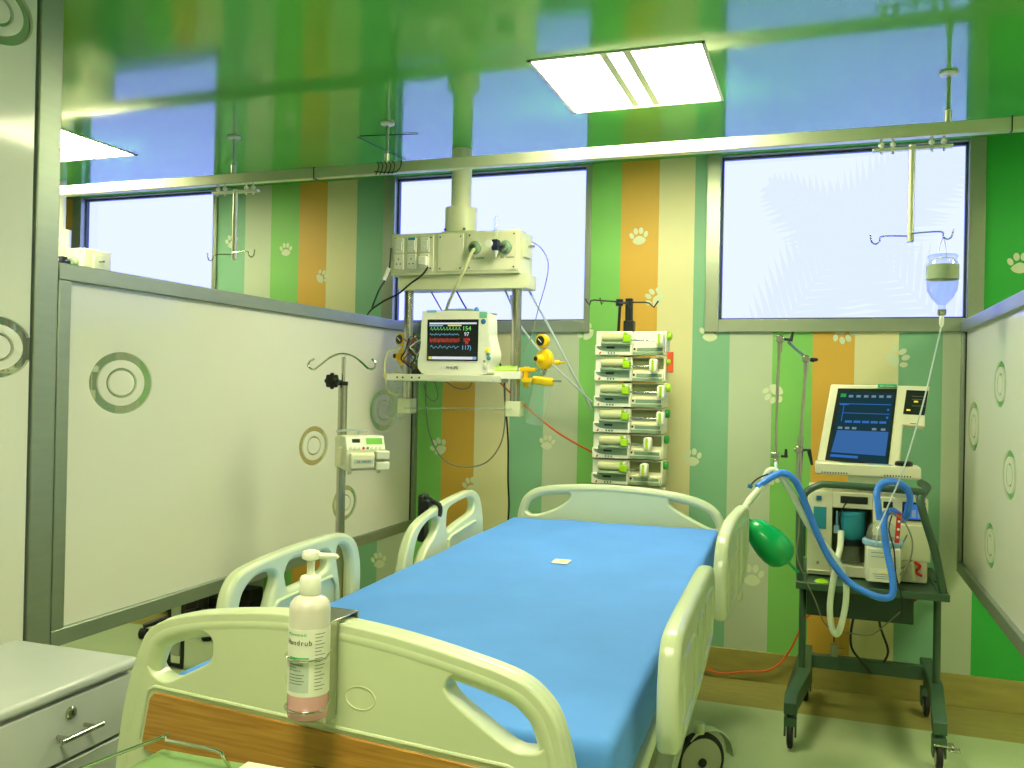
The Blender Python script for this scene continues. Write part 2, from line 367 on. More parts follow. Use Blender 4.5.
tag(MB().box((XL-.15, YB, 0), (XL, .2, H)).build('wall_left', 'sidewall', smooth=False), kind='structure')
tag(MB().box((XR, YB, 0), (XR+.15, .2, H)).build('wall_right', 'sidewall', smooth=False), kind='structure')
tag(MB().box((XL-.15, YB-.15, 0), (XR+.15, YB, H)).build('wall_rear', 'sidewall', smooth=False), kind='structure')
M['skirting'] = mat('stained_stone_skirting', (.36, .32, .09), .5, var=.3, scale=3, stretch=(2, 2, 9))
sk = MB().box((XL, -.016, 0), (XR, 0, .143))
tag(sk.build('baseboard_back', 'skirting', bevel=.002), kind='structure')
# windows
pm = bpy.data.materials.new('daylit_frosted_pane'); pm.use_nodes = True; nt = pm.node_tree; nt.nodes.clear(); L = nt.links
o_ = nd(nt, 'ShaderNodeOutputMaterial'); e_ = nd(nt, 'ShaderNodeEmission'); t_ = nd(nt, 'ShaderNodeBsdfTransparent'); x_ = nd(nt, 'ShaderNodeMixShader'); x_.inputs[0].default_value = .3
e_.inputs[0].default_value = (.88, 1.0, 3.0, 1); e_.inputs[1].default_value = .95
L.new(e_.outputs[0], x_.inputs[1]); L.new(t_.outputs[0], x_.inputs[2]); L.new(x_.outputs[0], o_.inputs[0])
for n, (ox0, ox1, ix0, ix1) in enumerate(((-3.86, -2.735, -3.79, -2.764), (-1.605, -.40, -1.535, -.43), (.19, 1.425, .257, 1.357)), 1):
    wz, wt = 1.757, 2.563
    pane = MB().box((ix0-.01, .045, wz-.01), (ix1+.01, .049, wt+.005)).build('window_%d' % n, pm, smooth=False); tag(pane, kind='structure')
    f = MB()
    f.box((ox0, -.018, ZS-.005), (ix0, .07, H)); f.box((ix1, -.018, ZS-.005), (ox1, .07, H)); f.box((ix0, -.018, ZS-.005), (ix1, .07, wz)); f.box((ix0, -.005, wt), (ix1, .07, H))
    fo = f.build('window_frame', 'winframe', pane, bevel=.002)
    g = MB()
    for a, b2, c, d in ((ix0-.001, ix0+.010, wz, wt), (ix1-.010, ix1+.001, wz, wt), (ix0, ix1, wz-.001, wz+.009), (ix0, ix1, wt-.012, wt)): g.box((a, .02, c), (b2, .044, d))
    g.build('glazing_bead', 'beadgrey', fo)
# palm fronds outside the right window, seen through the film
M['frond'] = mat('palm_leaf', (.16, .26, .12), .6, var=.2)
def frond(name, base, tip, sag, n, ln, label):
    mb = MB(); base, tip = Vector(base), Vector(tip); pts = []
    for i in range(n+1):
        t = i/n; p = base.lerp(tip, t); p.z += sag*4*t*(1-t); pts.append(p)
    mb.tube(pts, [.02*(1-.8*i/n) for i in range(n+1)], 6)
    for i in range(3, n):
        d = (pts[i+1]-pts[i-1]).normalized(); L_ = ln*math.sin(PI*min(1, .15+i/n*.85))**.6
        for s in (-1, 1):
            side = d.cross(Vector((0, 1, 0))).normalized()*s; e = pts[i]+(side*.75+d*.75+Vector((0, random.uniform(-.2, .2), -.15)))*L_
            wv = d*.022
            mb.add([pts[i]-wv, pts[i]+wv, e, (pts[i]+e)/2+wv*1.4+Vector((0, .01, 0)), (pts[i]+e)/2-wv*1.4+Vector((0, .01, 0))], [(0, 1, 3, 4), (4, 3, 2)])
    return tag(mb.build(name, 'frond'), label, 'palm frond', None)
frond('palm_frond', (.2, 1.7, 1.3), (1.55, 1.7, 3.0), .25, 44, .5, 'palm frond arching diagonally outside the right-hand window')
frond('palm_frond', (2.0, 2.1, 1.2), (.35, 2.1, 2.9), .2, 40, .45, 'palm frond behind the diagonal one, outside the right-hand window leaning left')

# ------------------------------------------------------------------ ceiling lights
M['louvre'] = mat('lamp_trim', (.62, .66, .40), .5)
lab = ['square recessed ceiling light with two lit panels above the bed', 'recessed ceiling light over the neighbouring bay at the far left']
for i, (a, b2, c, d) in enumerate(lights):
    t = thing('ceiling_light', ((a+b2)/2, (c+d)/2, H), lab[i] if i < 2 else 'recessed ceiling light behind the camera, outside the photo', 'ceiling light', None if i < 2 else 'unseen ceiling lights')
    f = MB()
    f.box((a, c, H-.004), (a+.012, d, H+.05)); f.box((b2-.012, c, H-.004), (b2, d, H+.05)); f.box((a, c, H-.004), (b2, c+.012, H+.05)); f.box((a, d-.012, H-.004), (b2, d, H+.05)); f.box((a, c, H+.05), (b2, d, H+.06))
    f.build('frame', 'cream', t)
    mx_ = (a+b2)/2; w_ = b2-a
    for x0, x1 in ((a+.012, mx_-.056), (mx_+.056, b2-.012), (mx_-.028, mx_+.028)):
        MB().box((x0, c+.012, H+.012), (x1, d-.012, H+.016)).build('diffuser', 'lamp', t, smooth=False)
    for x0 in (mx_-.056, mx_+.028):
        MB().box((x0, c+.012, H+.004), (x0+.028, d-.012, H+.02)).build('divider', 'louvre', t)

# ------------------------------------------------------------------ glass partitions
def partition(name, x, y0, y1, z0, z1, rings, label, farface=1):
    t = thing(name, (x, (y0+y1)/2, z0), label, 'partition')
    fr = MB(); h = .022
    fr.box((x-h, y0, z1-.05), (x+h, y1, z1)); fr.box((x-h, y0, z0), (x+h, y1, z0+.05)); fr.box((x-h, y0, z0+.05), (x+h, y0+.045, z1-.05)); fr.box((x-h, y1-.045, z0+.05), (x+h, y1, z1-.05))
    fr.build('frame', 'alu', t, bevel=.003)
    MB().box((x-.003, y0+.045, z0+.05), (x+.003, y1-.045, z1-.05)).build('glass_panel', frosted('etched_glass', rings), t, smooth=False, origin=(0, 0, 0))
    for yy in (y0+.045, y1-.051):
        MB().box((x-.009, yy, z0+.05), (x+.009, yy+.006, z1-.05)).build('gasket', 'bezel', t, smooth=False)
    return t
pl = partition('glass_partition', -1.378, -2.472, -.03, .613, 1.7386, [(-2.200, 1.389, .099), (-1.055, 1.124, .087), (-.40, 1.270, .108), (-.775, .838, .083)], 'long frosted glass partition with etched rings left of the bed')
pr = partition('glass_partition', 1.3535, -3.2, -.03, .613, 1.7386, [(-.30, 1.276, .105), (-.865, 1.448, .085), (-1.06, 1.137, .085), (-.72, .842, .085)], 'frosted glass partition with etched rings right of the ventilator trolley')
# floor-to-ceiling post and tall panel
tag(MB().box((-1.404, -2.556, 0), (-1.355, -2.476, H)).build('trim_1', 'alu', bevel=.004), kind='structure')
t = thing('tall_glass_panel', (-1.356, -4.4, 0), 'floor-to-ceiling frosted glass panel with etched rings at the left edge', 'glass panel')
MB().box((-1.370, -6.4, .06), (-1.360, -2.566, H-.03)).build('glass_panel', frosted('etched_glass_tall', [(-2.672, 1.481, .084), (-2.70, 2.385, .09), (-2.9, .75, .09)]), t, smooth=False, origin=(0, 0, 0))
f = MB(); f.box((-1.40, -6.45, 0), (-1.358, -2.558, .06)); f.box((-1.40, -6.45, H-.03), (-1.358, -2.558, H)); f.box((-1.40, -6.45, .06), (-1.358, -6.4, H-.03)); f.build('frame', 'alu', t, bevel=.003)
MB().box((-1.385, -2.5655, .06), (-1.366, -2.5565, H-.03)).build('gasket', 'beadgrey', t)
# neighbour bay partition
pn = partition('glass_partition', -4.5, -3.2, -.03, .613, 1.7386, [(-.9, 1.2, .09)], 'frosted glass partition at the far side of the neighbouring bay')

# ------------------------------------------------------------------ curtain track with drop rods
RY = -.93
t = thing('ceiling_track', (0, RY, 2.34), 'long aluminium track hung below the green ceiling across the bay', 'ceiling track')
rail = MB().box((-5.4, RY-.02, 2.343), (3.6, RY+.02, 2.391)).build('rail', 'alurail', t, bevel=.003)
for jx in (at(316, 185, 'y', RY).x, at(1011, 125, 'y', RY).x):
    MB().box((jx-.002, RY-.023, 2.338), (jx+.002, RY+.023, 2.394)).build('joint', 'bezel', t)
for fx in (-1.928, -1.11, 1.157, -4.3):
    rod = MB().cyl((fx, RY, 2.39), (fx, RY, H), .0075, n=14).build('support_rod', 'chrome', t)
    MB().cyl((fx, RY, 2.385), (fx, RY, 2.435), .012, n=14).build('sleeve', 'alurail', rod)
    MB().lathe((fx, RY, H-.011), [(.012, 0), (.03, .002), (.032, .010)], 24).build('flange', 'white', rod)
# twisted wire tie on the track
wt_ = MB(); p = at(387, 172, 'y', RY-.025)
for k in range(5):
    wt_.tube([(p.x-.05+k*.018, RY-.024, 2.395), (p.x-.04+k*.02, RY-.028, 2.37), (p.x-.055+k*.02, RY-.026, 2.335)], .0022, 6, 3)
wt_.tube([(p.x-.06, RY-.03, 2.35), (p.x+.05, RY-.03, 2.342), (p.x+.075, RY-.03, 2.395)], .0025, 6, 3)
tag(wt_.build('wire_tie', 'black'), 'twisted dark wire tied round the ceiling track near the pendant column', 'wire')
# ceiling scratch-like wires between support rod and ceiling
p0, p1, p2, p3 = at(357, 137, 'z', H-.004), at(406, 160, 'z', H-.004), at(360, 136, 'z', H-.004), at(418, 134, 'z', H-.004)
tag(MB().tube([p0, p1], .002, 6).tube([p2, p3], .002, 6).build('hanging_wire', 'black'), 'thin dark wires crossing on the green ceiling behind the support rod', 'wire')

def iv_hanger(x, z0, half, label, group):
    t = thing('iv_hanger', (x, RY, z0), label, 'iv hanger', group)
    MB().box((x-half, RY-.012, 2.300), (x+half, RY+.012, 2.312)).build('trolley_bar', 'alurail', t, bevel=.002)
    for dx in (-half+.03, -half+.07, half-.07, half-.03):
        MB().cyl((x+dx, RY, 2.290), (x+dx, RY, 2.345), .005, n=10).lathe((x+dx, RY, 2.318), [(.010, 0), (.010, .012)], 14).build('roller', 'white', t)
    MB().cyl((x, RY, z0), (x, RY, 2.318), .012, n=18).build('pole', 'alurail', t)
    for s, dz, dy in ((-1, .022, 0), (1, .03, -.01)):
        p = [(0, .0, dz), (.095, 0, dz), (.105, 0, dz-.018), (.118, 0, dz-.028), (.132, 0, dz-.02), (.138, 0, dz+.008)]
        MB().tube([(x+s*a, RY+dy+(-.02 if a > .05 else 0), z0+c) for a, b_, c in p], .0028, 8, 4).build('hook', 'steel', t)
    return t
iv_hanger(-1.914, 1.985, .13, 'ceiling-hung pole with small hooks above the left glass partition', None)
h2 = iv_hanger(1.040, 1.962, .135, 'ceiling-hung pole with hooks in front of the right-hand window', None)

# drip bottle
BX, BYY = 1.146, -.95
t = thing('drip_bottle', (BX, BYY, 1.72), 'upside-down clear infusion bottle hanging from the hook before the right window', 'drip bottle')
prof = [(.008, 0), (.013, .002), (.013, .022), (.018, .028), (.036, .048), (.05, .075), (.053, .10), (.053, .17), (.047, .182), (.047, .192), (.051, .198), (.046, .204)]
MB().lathe((BX, BYY, 1.705), prof, 36).build('glass', 'cleardrip', t)
M['fluid'] = clear('clear_fluid', (.90, .95, .93), fac=.10)
MB().lathe((BX, BYY, 1.706), [(.010, .024), (.033, .050), (.048, .078), (.050, .10), (.050, .115)], 36).build('fluid', 'fluid', t)
MB().lathe((BX, BYY, 1.820), [(.0545, 0), (.0545, .052)], 36).build('label_band', mat('pale_green_label', (.33, .42, .27), .6), t)
MB().lathe((BX, BYY, 1.690), [(.010, 0), (.015, .004), (.015, .022)], 20).build('stopper', 'steel', t)
MB().tube([(BX-.045, BYY, 1.882), (BX-.02, BYY-.045, 1.892), (BX+.02, BYY-.045, 1.892), (BX+.045, BYY, 1.882)], .0025, 6, 4).tube([(BX-.008, BYY-.02, 1.89), (BX-.012, BYY, 1.93), (BX, BYY, 1.972), (BX+.010, BYY, 1.93), (BX+.008, BYY-.02, 1.89)], .002, 6, 4).build('hanging_loop', 'white', t)
MB().lathe((BX, BYY, 1.650), [(.004, 0), (.008, .01), (.008, .036), (.004, .042)], 14).build('drip_chamber', 'tubewhite', t)
tag(MB().tube([(BX, BYY, 1.655)]+Y((924, 400, -.93), (903, 470, -.9), (880, 525, -.86), (876, 545, -.82)), .0028, 8, 6).build('drip_line', 'palehose'), 'thin clear drip line running from the infusion bottle down to the ventilator', 'tube')

# ------------------------------------------------------------------ pendant
def make_pendant():
    t = thing('medical_pendant', (-.96, -.426, 1.29), 'cream ceiling-mounted service pendant with sockets and gas outlets over the bed head', 'medical pendant')
    MB().cyl((-.958, -.426, 2.24), (-.958, -.426, H), .05, n=36).build('column', 'cream', t)
    MB().lathe((-.956, -.426, 2.155), [(.08, 0), (.08, .125), (.05, .13)], 40).build('collar', 'cream', t)
    MB().box((-1.03, -.50, 2.14), (-.85, -.352, 2.158)).build('mounting_plate', 'cream', t, bevel=.003)
    for dx in (-.05, .05): MB().cyl((-.956+dx, -.51, 2.165), (-.956+dx, -.50, 2.165), .006, n=10).build('screw', 'steel', t)
    bx = MB().box((-1.27, -.56, 1.938), (-.602, -.36, 2.142)).build('service_box', 'cream', t, bevel=.004)
    def fp(x0, x1, z0, z1):
        q = MB().box((x0, -.565, z0), (x1, -.5595, z1)).build('front_plate', 'cream2', bx, bevel=.002)
        sc = MB()
        for a in (x0+.014, x1-.014):
            for c in (z0+.014, z1-.014): MB().cyl((a, -.568, c), (a, -.563, c), .0038, n=8).build('screw', 'bezel', bx)
    fp(-1.258, -1.040, 1.955, 2.132); fp(-1.018, -.884, 1.952, 2.132); fp(-.866, -.614, 1.952, 2.135)
    for i in range(3):
        cx = -1.222+i*.0685
        s_ = MB().box((cx-.024, -.573, 2.047), (cx+.024, -.563, 2.118)).build('switch', 'white', bx, bevel=.003)
        MB().box((cx-.017, -.578, 2.060), (cx+.017, -.572, 2.104)).box((cx-.006, -.580, 2.068), (cx+.006, -.577, 2.072)).build('rocker', 'white', s_, bevel=.001)
        k_ = MB().box((cx-.024, -.573, 1.966), (cx+.024, -.563, 2.040)).build('socket', 'white', bx, bevel=.003)
        hl = MB()
        for dx, dz in ((0, .014), (-.010, -.010), (.010, -.010)): hl.cyl((cx+dx, -.5745, 2.003+dz), (cx+dx, -.5725, 2.003+dz), .0035, n=8)
        hl.build('socket_hole', mat('brown_pin_hole', (.12, .04, .02), .5), k_)
    MB().box((-1.172, -.5745, 2.108), (-1.135, -.5725, 2.120)).build('indicator_tag', 'teal', bx)
    pg = MB().box((-1.107, -.600, 1.980), (-1.063, -.573, 2.026)).build('plug', 'white', bx, bevel=.006)
    for gx_, gz in ((-.822, 2.060), (-.668, 2.058)):
        g = MB().lathe((gx_, -.565, gz), [(.032, 0), (.032, .012), (.022, .02), (.022, .034)], 28, (0, -1, 0)).build('gas_outlet', 'panelgrey', bx)
        MB().lathe((gx_, -.598, gz), [(.012, 0), (.012, .01)], 18, (0, -1, 0)).build('coupling', 'steel', g)
    text('O2 outlet', .019, (-.812, -.5655, 2.012), X3, Z3, 'ink', bx); text('Air outlet', .017, (-.66, -.5655, 2.012), X3, Z3, 'ink', bx)
    fl = MB().lathe((-.722, -.625, 2.065), [(.013, 0), (.017, .004), (.017, .03)], 20, (0, -1, 0)).build('flow_meter_knob', 'white', t)
    MB().box((-.712, -.64, 2.035), (-.682, -.60, 2.085)).cyl((-.70, -.62, 2.06), (-.668, -.60, 2.06), .010).build('flow_meter_body', mat('navy_plastic', (.01, .015, .05), .4), t, bevel=.003)
    MB().lathe((-.699, -.62, 2.082), [(.008, 0), (.010, .02), (.011, .10), (.006, .112), (.004, .115)], 18).build('flow_meter_tube', 'clear', t)
    MB().lathe((-.697, -.62, 2.005), [(.004, 0), (.006, .01), (.012, .022), (.012, .032)], 16).build('flow_meter_nozzle', 'white', t)
    MB().box((-.603, -.50, 2.02), (-.590, -.43, 2.11)).build('side_cover', 'cream', bx, bevel=.002)
    MB().cyl((-.592, -.46, 2.075), (-.560, -.46, 2.075), .006).build('side_nozzle', 'steel', bx)
    MB().box((-1.24, -.54, 1.868), (-.568, -.40, 1.937)).build('lower_channel', 'cream', t, bevel=.003)
    for px_ in (-1.196, -.630):
        MB().cyl((px_, -.5, 1.265), (px_, -.5, 1.870), .0235, n=28).build('pole', 'steel', t)
        MB().box((px_-.036, -.535, 1.262), (px_+.036, -.465, 1.335)).build('end_block', 'cream', t, bevel=.004)
    MB().cyl((-1.19, -.538, 1.287), (-.63, -.538, 1.300), .0045, n=10).build('cross_rail', 'clear', t)
    sl_, sr_ = at(386.5, 376, 'y', -.635).x, at(494, 376, 'y', -.635).x
    sh = MB().box((sl_, -.635, 1.422), (sr_, -.43, 1.455)).build('shelf', 'offwhite', t, bevel=.004)
    for k in range(4):
        MB().cyl((-1.185+k*.03*(1 if k < 2 else 1.3), -.6365, 1.438), (-1.185+k*.03*(1 if k < 2 else 1.3), -.633, 1.438), .005, n=8).build('shelf_hole', 'bezel', sh)
    MB().box((-.722, -.545, 1.440), (-.590, -.45, 1.476)).build('side_bracket', 'white', t, bevel=.003)
    return t
pend = make_pendant()
np_ = copy_tree(pend, None, (-2.60, 0, 0)); np_['label'] = 'neighbouring cream service pendant, only its box top visible above the left partition'

# ------------------------------------------------------------------ patient monitor on the pendant shelf
my = -.575
t = thing('patient_monitor', (-.90, my, 1.455), 'white patient monitor showing coloured vital-sign traces on the pendant shelf', 'patient monitor')
ol = [(-1.062, 1.458), (-.76, 1.456), (-.722, 1.49), (-.700, 1.545), (-.712, 1.60), (-.722, 1.64), (-.728, 1.735), (-.75, 1.752), (-1.04, 1.757), (-1.066, 1.74), (-1.072, 1.60)]
pts = catmull([(a, my-.045, b_) for a, b_ in ol], 4, True)
MB().prism(pts, (0, .115, 0)).build('housing', 'white', t, bevel=.008, seg=3)
scr = MB().box((-1.036, my-.049, 1.520), (-.775, my-.044, 1.716)).build('screen', 'scrdark', t, bevel=.002)
def seg_(mb, x0, z0, x1, z1, th=.0016): 
    d = Vector((x1-x0, 0, z1-z0)); n = Vector((-d.z, 0, d.x)).normalized()*th/2; a = Vector((x0, my-.0494, z0)); b_ = Vector((x1, my-.0494, z1))
    mb.prism([a-n, b_-n, b_+n, a+n], (0, -.0004, 0))
def trace(mt, z, amp, x0, x1, n, kind):
    mb = MB(); px_, pz = x0, z
    for i in range(1, n+1):
        xx = x0+(x1-x0)*i/n
        if kind == 0: zz = z+(amp if i % 4 == 2 else (-amp*.3 if i % 4 == 3 else 0))
        else: zz = z+amp*math.sin(i*1.7)*(.7+.3*math.sin(i))
        seg_(mb, px_, pz, xx, zz); px_, pz = xx, zz
    mb.build('trace', mt, scr, smooth=False)
trace('s_green', 1.668, .012, -1.022, -.862, 40, 0); trace('s_blue', 1.645, .006, -1.022, -.872, 40, 1); trace('s_red', 1.621, .008, -1.022, -.868, 46, 1); trace('s_red', 1.612, .006, -1.022, -.868, 46, 1)
trace('s_blue', 1.585, .009, -1.018, -.870, 24, 1)
for s_, z, mt, sz in (('154', 1.672, 's_green', .030), ('97', 1.645, 's_white', .026), ('109', 1.618, 's_red', .024), ('78', 1.604, 's_red', .018), ('117)', 1.582, 's_blue', .028)):
    text(s_, sz, (-.833, my-.0496, z), X3, Z3, mt, scr, 'reading')
MB().box((-1.025, my-.0500, 1.693), (-.783, my-.0488, 1.701)).build('status_bar', 's_white', scr, smooth=False)
MB().box((-1.025, my-.0500, 1.684), (-.955, my-.0488, 1.690)).build('status_bar', 's_blue', scr, smooth=False)
MB().box((-.93, my-.0500, 1.684), (-.86, my-.0488, 1.691)).build('status_bar', 's_yellow', scr, smooth=False)
MB().box((-1.008, my-.0500, 1.527), (-.80, my-.0488, 1.540)).build('status_bar', 's_white', scr, smooth=False)
MB().box((-1.026, my-.0500, 1.527), (-1.01, my-.0488, 1.540)).build('status_bar', 's_yellow', scr, smooth=False)
MB().box((-.798, my-.0500, 1.527), (-.782, my-.0488, 1.540)).build('status_bar', 's_blue', scr, smooth=False)
text('PHILIPS', .019, (-.905, my-.0462, 1.487), X3, Z3, 'ink', t)
MB().box((-.772, my-.047, 1.722), (-.734, my-.043, 1.752)).build('green_corner', mat('mint_plastic', (.18, .52, .34), .4), t, bevel=.002)
for (x_, z_, mt, rx) in ((-.751, 1.705, 'bluebutton', .012), (-.728, 1.572, 'yl', .011), (-.723, 1.552, 'panelgrey', .009), (-.720, 1.534, 'teal', .010), (-.742, 1.520, 'panelgrey', .006), (-.737, 1.493, 'offwhite', .013)):
    MB().lathe((x_, my-.044, z_), [(rx, 0), (rx, .004), (rx*.7, .006)], 18, (0, -1, 0)).build('button', mt, t)
MB().tube([(-1.0, my+.03, 1.748), (-.97, my+.03, 1.762), (-.85, my+.03, 1.764), (-.80, my+.03, 1.748)], .010, 10, 4).build('carry_handle', 'panelgrey', t)
MB().box((-1.045, my-.046, 1.748), (-.99, my, 1.762)).build('alarm_light', 'ltblue', t, bevel=.004)
MB().lathe((-.797, my-.02, 1.757), [(.014, 0), (.010, .012), (.003, .018)], 14).build('top_knob', 'bluebutton', t)

# leads bundle beside the monitor
bd = MB(); cols = ['greycable', 'bluebutton', 'black', 'greycable', 'tubewhite', 'browncable']
for i in range(18):
    bd.m = i % 6; x0 = -1.16+random.random()*.06; q = []
    for k in range(6):
        q.append((x0+random.uniform(-.03, .045), -.56+random.uniform(-.035, .03), 1.63-.032*k+random.uniform(-.012, .01)))
    bd.tube(q, .0035, 6, 4)
lead = bd.build('sensor_leads', cols); tag(lead, 'tangled bundle of grey and blue sensor leads left of the patient monitor', 'cables')
tag(MB().box((-1.13, -.60, 1.455), (-1.075, -.53, 1.475)).box((-1.105, -.59, 1.475), (-1.08, -.54, 1.483)).build('sensor_clip', 'black', bevel=.004), 'small black sensor clip on the pendant shelf left of the monitor', 'sensor')

# suction regulators
def suction(cx, cy, cz, sc, label):
    t = thing('suction_regulator', (cx, cy, cz-.3), label, 'suction regulator')
    g = MB().lathe((cx+.002, cy, cz+.083), [(.030, 0), (.032, .004), (.032, .030), (.026, .034)], 28, (-.35, -1, 0)).build('gauge', 'yellow', t)
    gd = MB().lathe(Vector((cx+.002, cy, cz+.083))+Vector((-.35, -1, 0)).normalized()*.0345, [(.023, 0), (.023, .001)], 24, (-.35, -1, 0)).build('dial', 'bezel', g)
    MB().rect(Vector((cx+.002, cy, cz+.083))+Vector((-.35, -1, 0)).normalized()*.037, (.7, 0, .7), (-.7, 0, .7), .004, .028, .0008).build('needle', 'white', g)
    MB().cyl((cx, cy+.0, cz+.04), (cx, cy, cz+.06), .010).build('neck', 'steel', t)
    MB().lathe((cx+.01, cy+.02, cz), [(.03, 0), (.046, .006), (.05, .02), (.044, .034), (.02, .044), (.016, .064), (.016, .078)], 32, (-.5, -1, 0)).build('valve_body', 'yellow', t)
    MB().lathe(Vector((cx+.01, cy+.02, cz))+Vector((-.5, -1, 0)).normalized()*.074, [(.011, 0), (.011, .006)], 18, (-.5, -1, 0)).build('port', 'black', t)
    MB().lathe((cx+.055, cy, cz-.015), [(.011, 0), (.011, .02), (.005, .022), (.004, .052)], 16, (1, -.2, 0)).build('side_tap', 'yellow', t)
    MB().cyl((cx, cy, cz-.075), (cx, cy, cz-.035), .009).lathe((cx, cy, cz-.062), [(.014, 0), (.016, .008), (.014, .016)], 16).build('stem', 'steel', t)
    ly = cz-.10; lean = Vector((-.13, 0, 1)).normalized()
    MB().box((cx-.10, cy-.025, ly-.01), (cx-.02, cy+.02, ly+.012)).lathe((cx-.005, cy, ly-.02), [(.048, 0), (.052, .006), (.052, .03), (.042, .038)], 30, (.1, 0, 1)).build('jar_lid', 'yellow', t, bevel=.002)
    MB().cyl((cx+.045, cy-.01, ly), (cx+.088, cy-.01, ly-.002), .005).build('lid_spout', 'steel', t)
    o_ = Vector((cx-.006, cy, ly-.022)); dn = Vector((-.20, 0, -1)).normalized()
    jar = MB().lathe(o_, [(.046, 0), (.046, .004), (.043, .175), (.040, .185), (.01, .188)], 30, dn).build('jar', 'clear', t)
    for k in range(7):
        c_ = o_+dn*(.04+.018*k); MB().rect(c_+Vector((.012, -.0465, 0)), X3, Z3, .020, .0016, .0006).build('graduation', 'inkgreen', jar)
    return t
suction(-.475, -.545, 1.535, 1, 'yellow suction regulator with gauge and clear jar right of the patient monitor')
MB_ = suction(-1.235, -.47, 1.545, 1, 'yellow suction regulator with gauge half hidden behind the left pendant pole')
s3 = copy_tree(MB_, None, (-2.36, 0, .02)); s3['label'] = 'yellow suction regulator in the neighbouring bay, glimpsed through an etched ring'
tag(MB().box((-.583, -.52, 1.40), (-.56, -.49, 1.50)).box((-.60, -.525, 1.475), (-.52, -.50, 1.495)).build('rail_clamp', 'yellow', bevel=.003), 'small yellow clamp at the right pendant pole beside the regulator', 'clamp')
# green-yellow tubing coil on the side bracket
lt = MB()
for k in range(7):
    lt.m = k % 2; z_ = 1.476+.003*k; lt.tube([(-.77+.012*k, -.50, z_), (-.72, -.475+.004*k, z_+.012), (-.66, -.49, z_+.02-.002*k), (-.615, -.52, z_+.006), (-.67, -.535+.003*k, z_+.004), (-.73, -.53, z_)], .0034, 6, 4, True)
tag(lt.build('tubing_coil', ['lime', 'creamhose']), 'coil of lime-green tubing lying on the pendant side bracket', 'tubing')

# cables and hoses of the pendant
def hose(name, pts, r, mt, label, cat='hose', n=8, sm=8):
    return tag(MB().tube(pts, r, n, sm).build(name, mt), label, cat)
hose('power_cable', Y((428, 267, -.60), (422, 275, -.61), (410, 284, -.60), (398, 294, -.60), (384, 301, -.60), (371, 310, -.58), (366, 318, -.5)), .0045, 'black', 'black power cable from the white plug sloping left past the pendant', 'cable')
pc = hose('power_cable', Y((391, 248, -.56), (390, 262, -.57), (388, 275, -.57), (379, 290, -.57), (372, 308, -.56)), .0045, 'black', 'black cable hanging off the left side of the pendant box', 'cable')
tag(MB().tube(Y((389, 268, -.585), (384, 280, -.585)), .010, 10).build('cable_connector', 'white'), 'white inline connector on the black cable left of the pendant', 'connector')
hose('gas_hose', Y((474, 249, -.60), (470, 256, -.64), (462, 275, -.65), (453, 293, -.62), (447, 308, -.50), (444, 325, -.42)), .0075, 'creamhose', 'cream gas hose hanging from the oxygen outlet behind the monitor')
hose('gas_hose', Y((522, 276, -.42), (530, 292, -.40), (548, 325, -.30), (570, 368, -.2), (585, 396, -.12), (592, 410, -.1)), .006, 'palehose', 'pale hose running from the pendant box corner down to the syringe pumps')
hose('gas_hose', Y((505, 290, -.45), (512, 306, -.42), (520, 325, -.4), (545, 357, -.3), (572, 383, -.2), (592, 402, -.14)), .0055, 'palehose', 'pale hose crossing behind the right pendant pole down to the syringe pumps')
hose('thin_line', Y((532, 242, -.46), (541, 248, -.46), (548, 262, -.46), (546, 282, -.46), (538, 310, -.46), (532, 335, -.47), (524, 352, -.52)), .0028, 'greycable', 'thin grey line curving out of the pendant side and back to its pole', 'line')
hose('pressure_line', Y((488, 360, -.45), (500, 382, -.4), (530, 410, -.3), (560, 434, -.2), (592, 452, -.12)), .0052, 'orange', 'orange line sagging from the monitor to the syringe pumps', 'line')
hose('monitor_cable', Y((426, 381, -.52), (426, 405, -.47), (430, 435, -.42), (442, 458, -.42), (462, 467, -.42), (485, 463, -.42), (500, 445, -.45), (505, 420, -.47), (505, 385, -.5)), .0036, 'greycable', 'grey cable hanging in a wide loop below the pendant shelf', 'cable')
hose('monitor_cable', Y((434, 380, -.52), (438, 395, -.5), (434, 401, -.5), (427, 396, -.5), (424, 384, -.52)), .003, 'greycable', 'short grey cable loop under the left end of the pendant shelf', 'cable')
hose('monitor_cable', Y((444, 380, -.52), (456, 388, -.52), (468, 388, -.52), (473, 380, -.52)), .003, 'greycable', 'small dark cable bow under the middle of the pendant shelf', 'cable')
hose('power_cable', Y((493, 352, -.5), (503, 372, -.46), (505, 400, -.42), (508, 440, -.30), (508, 480, -.22), (509, 505, -.2), (508, 525, -.2), (508, 560, -.2), (510, 640, -.1)), .0048, 'black', 'black power cable dropping from the monitor down the wall behind the bed', 'cable')
hose('power_cable', Y((456, 290, -.45), (463, 303, -.45), (471, 316, -.5)), .004, 'black', 'short black cable from the pendant channel into the monitor top', 'cable')
hose('power_cable', Y((430, 290, -.45), (437, 302, -.45), (443, 313, -.5)), .0035, 'browncable', 'short brown cable from the pendant channel to the monitor', 'cable')
hose('gas_hose', Y((398, 349, -.50), (390, 351, -.52), (385, 362, -.54), (386, 380, -.54), (390, 392, -.52), (399, 393, -.5)), .0055, 'creamhose', 'cream tube looping round the left end of the pendant shelf')
hose('gas_hose', Y((520, 372, -.52), (516, 350, -.44), (513, 320, -.44), (511, 295, -.44)), .005, 'palehose', 'pale hose running straight up behind the right pendant pole')

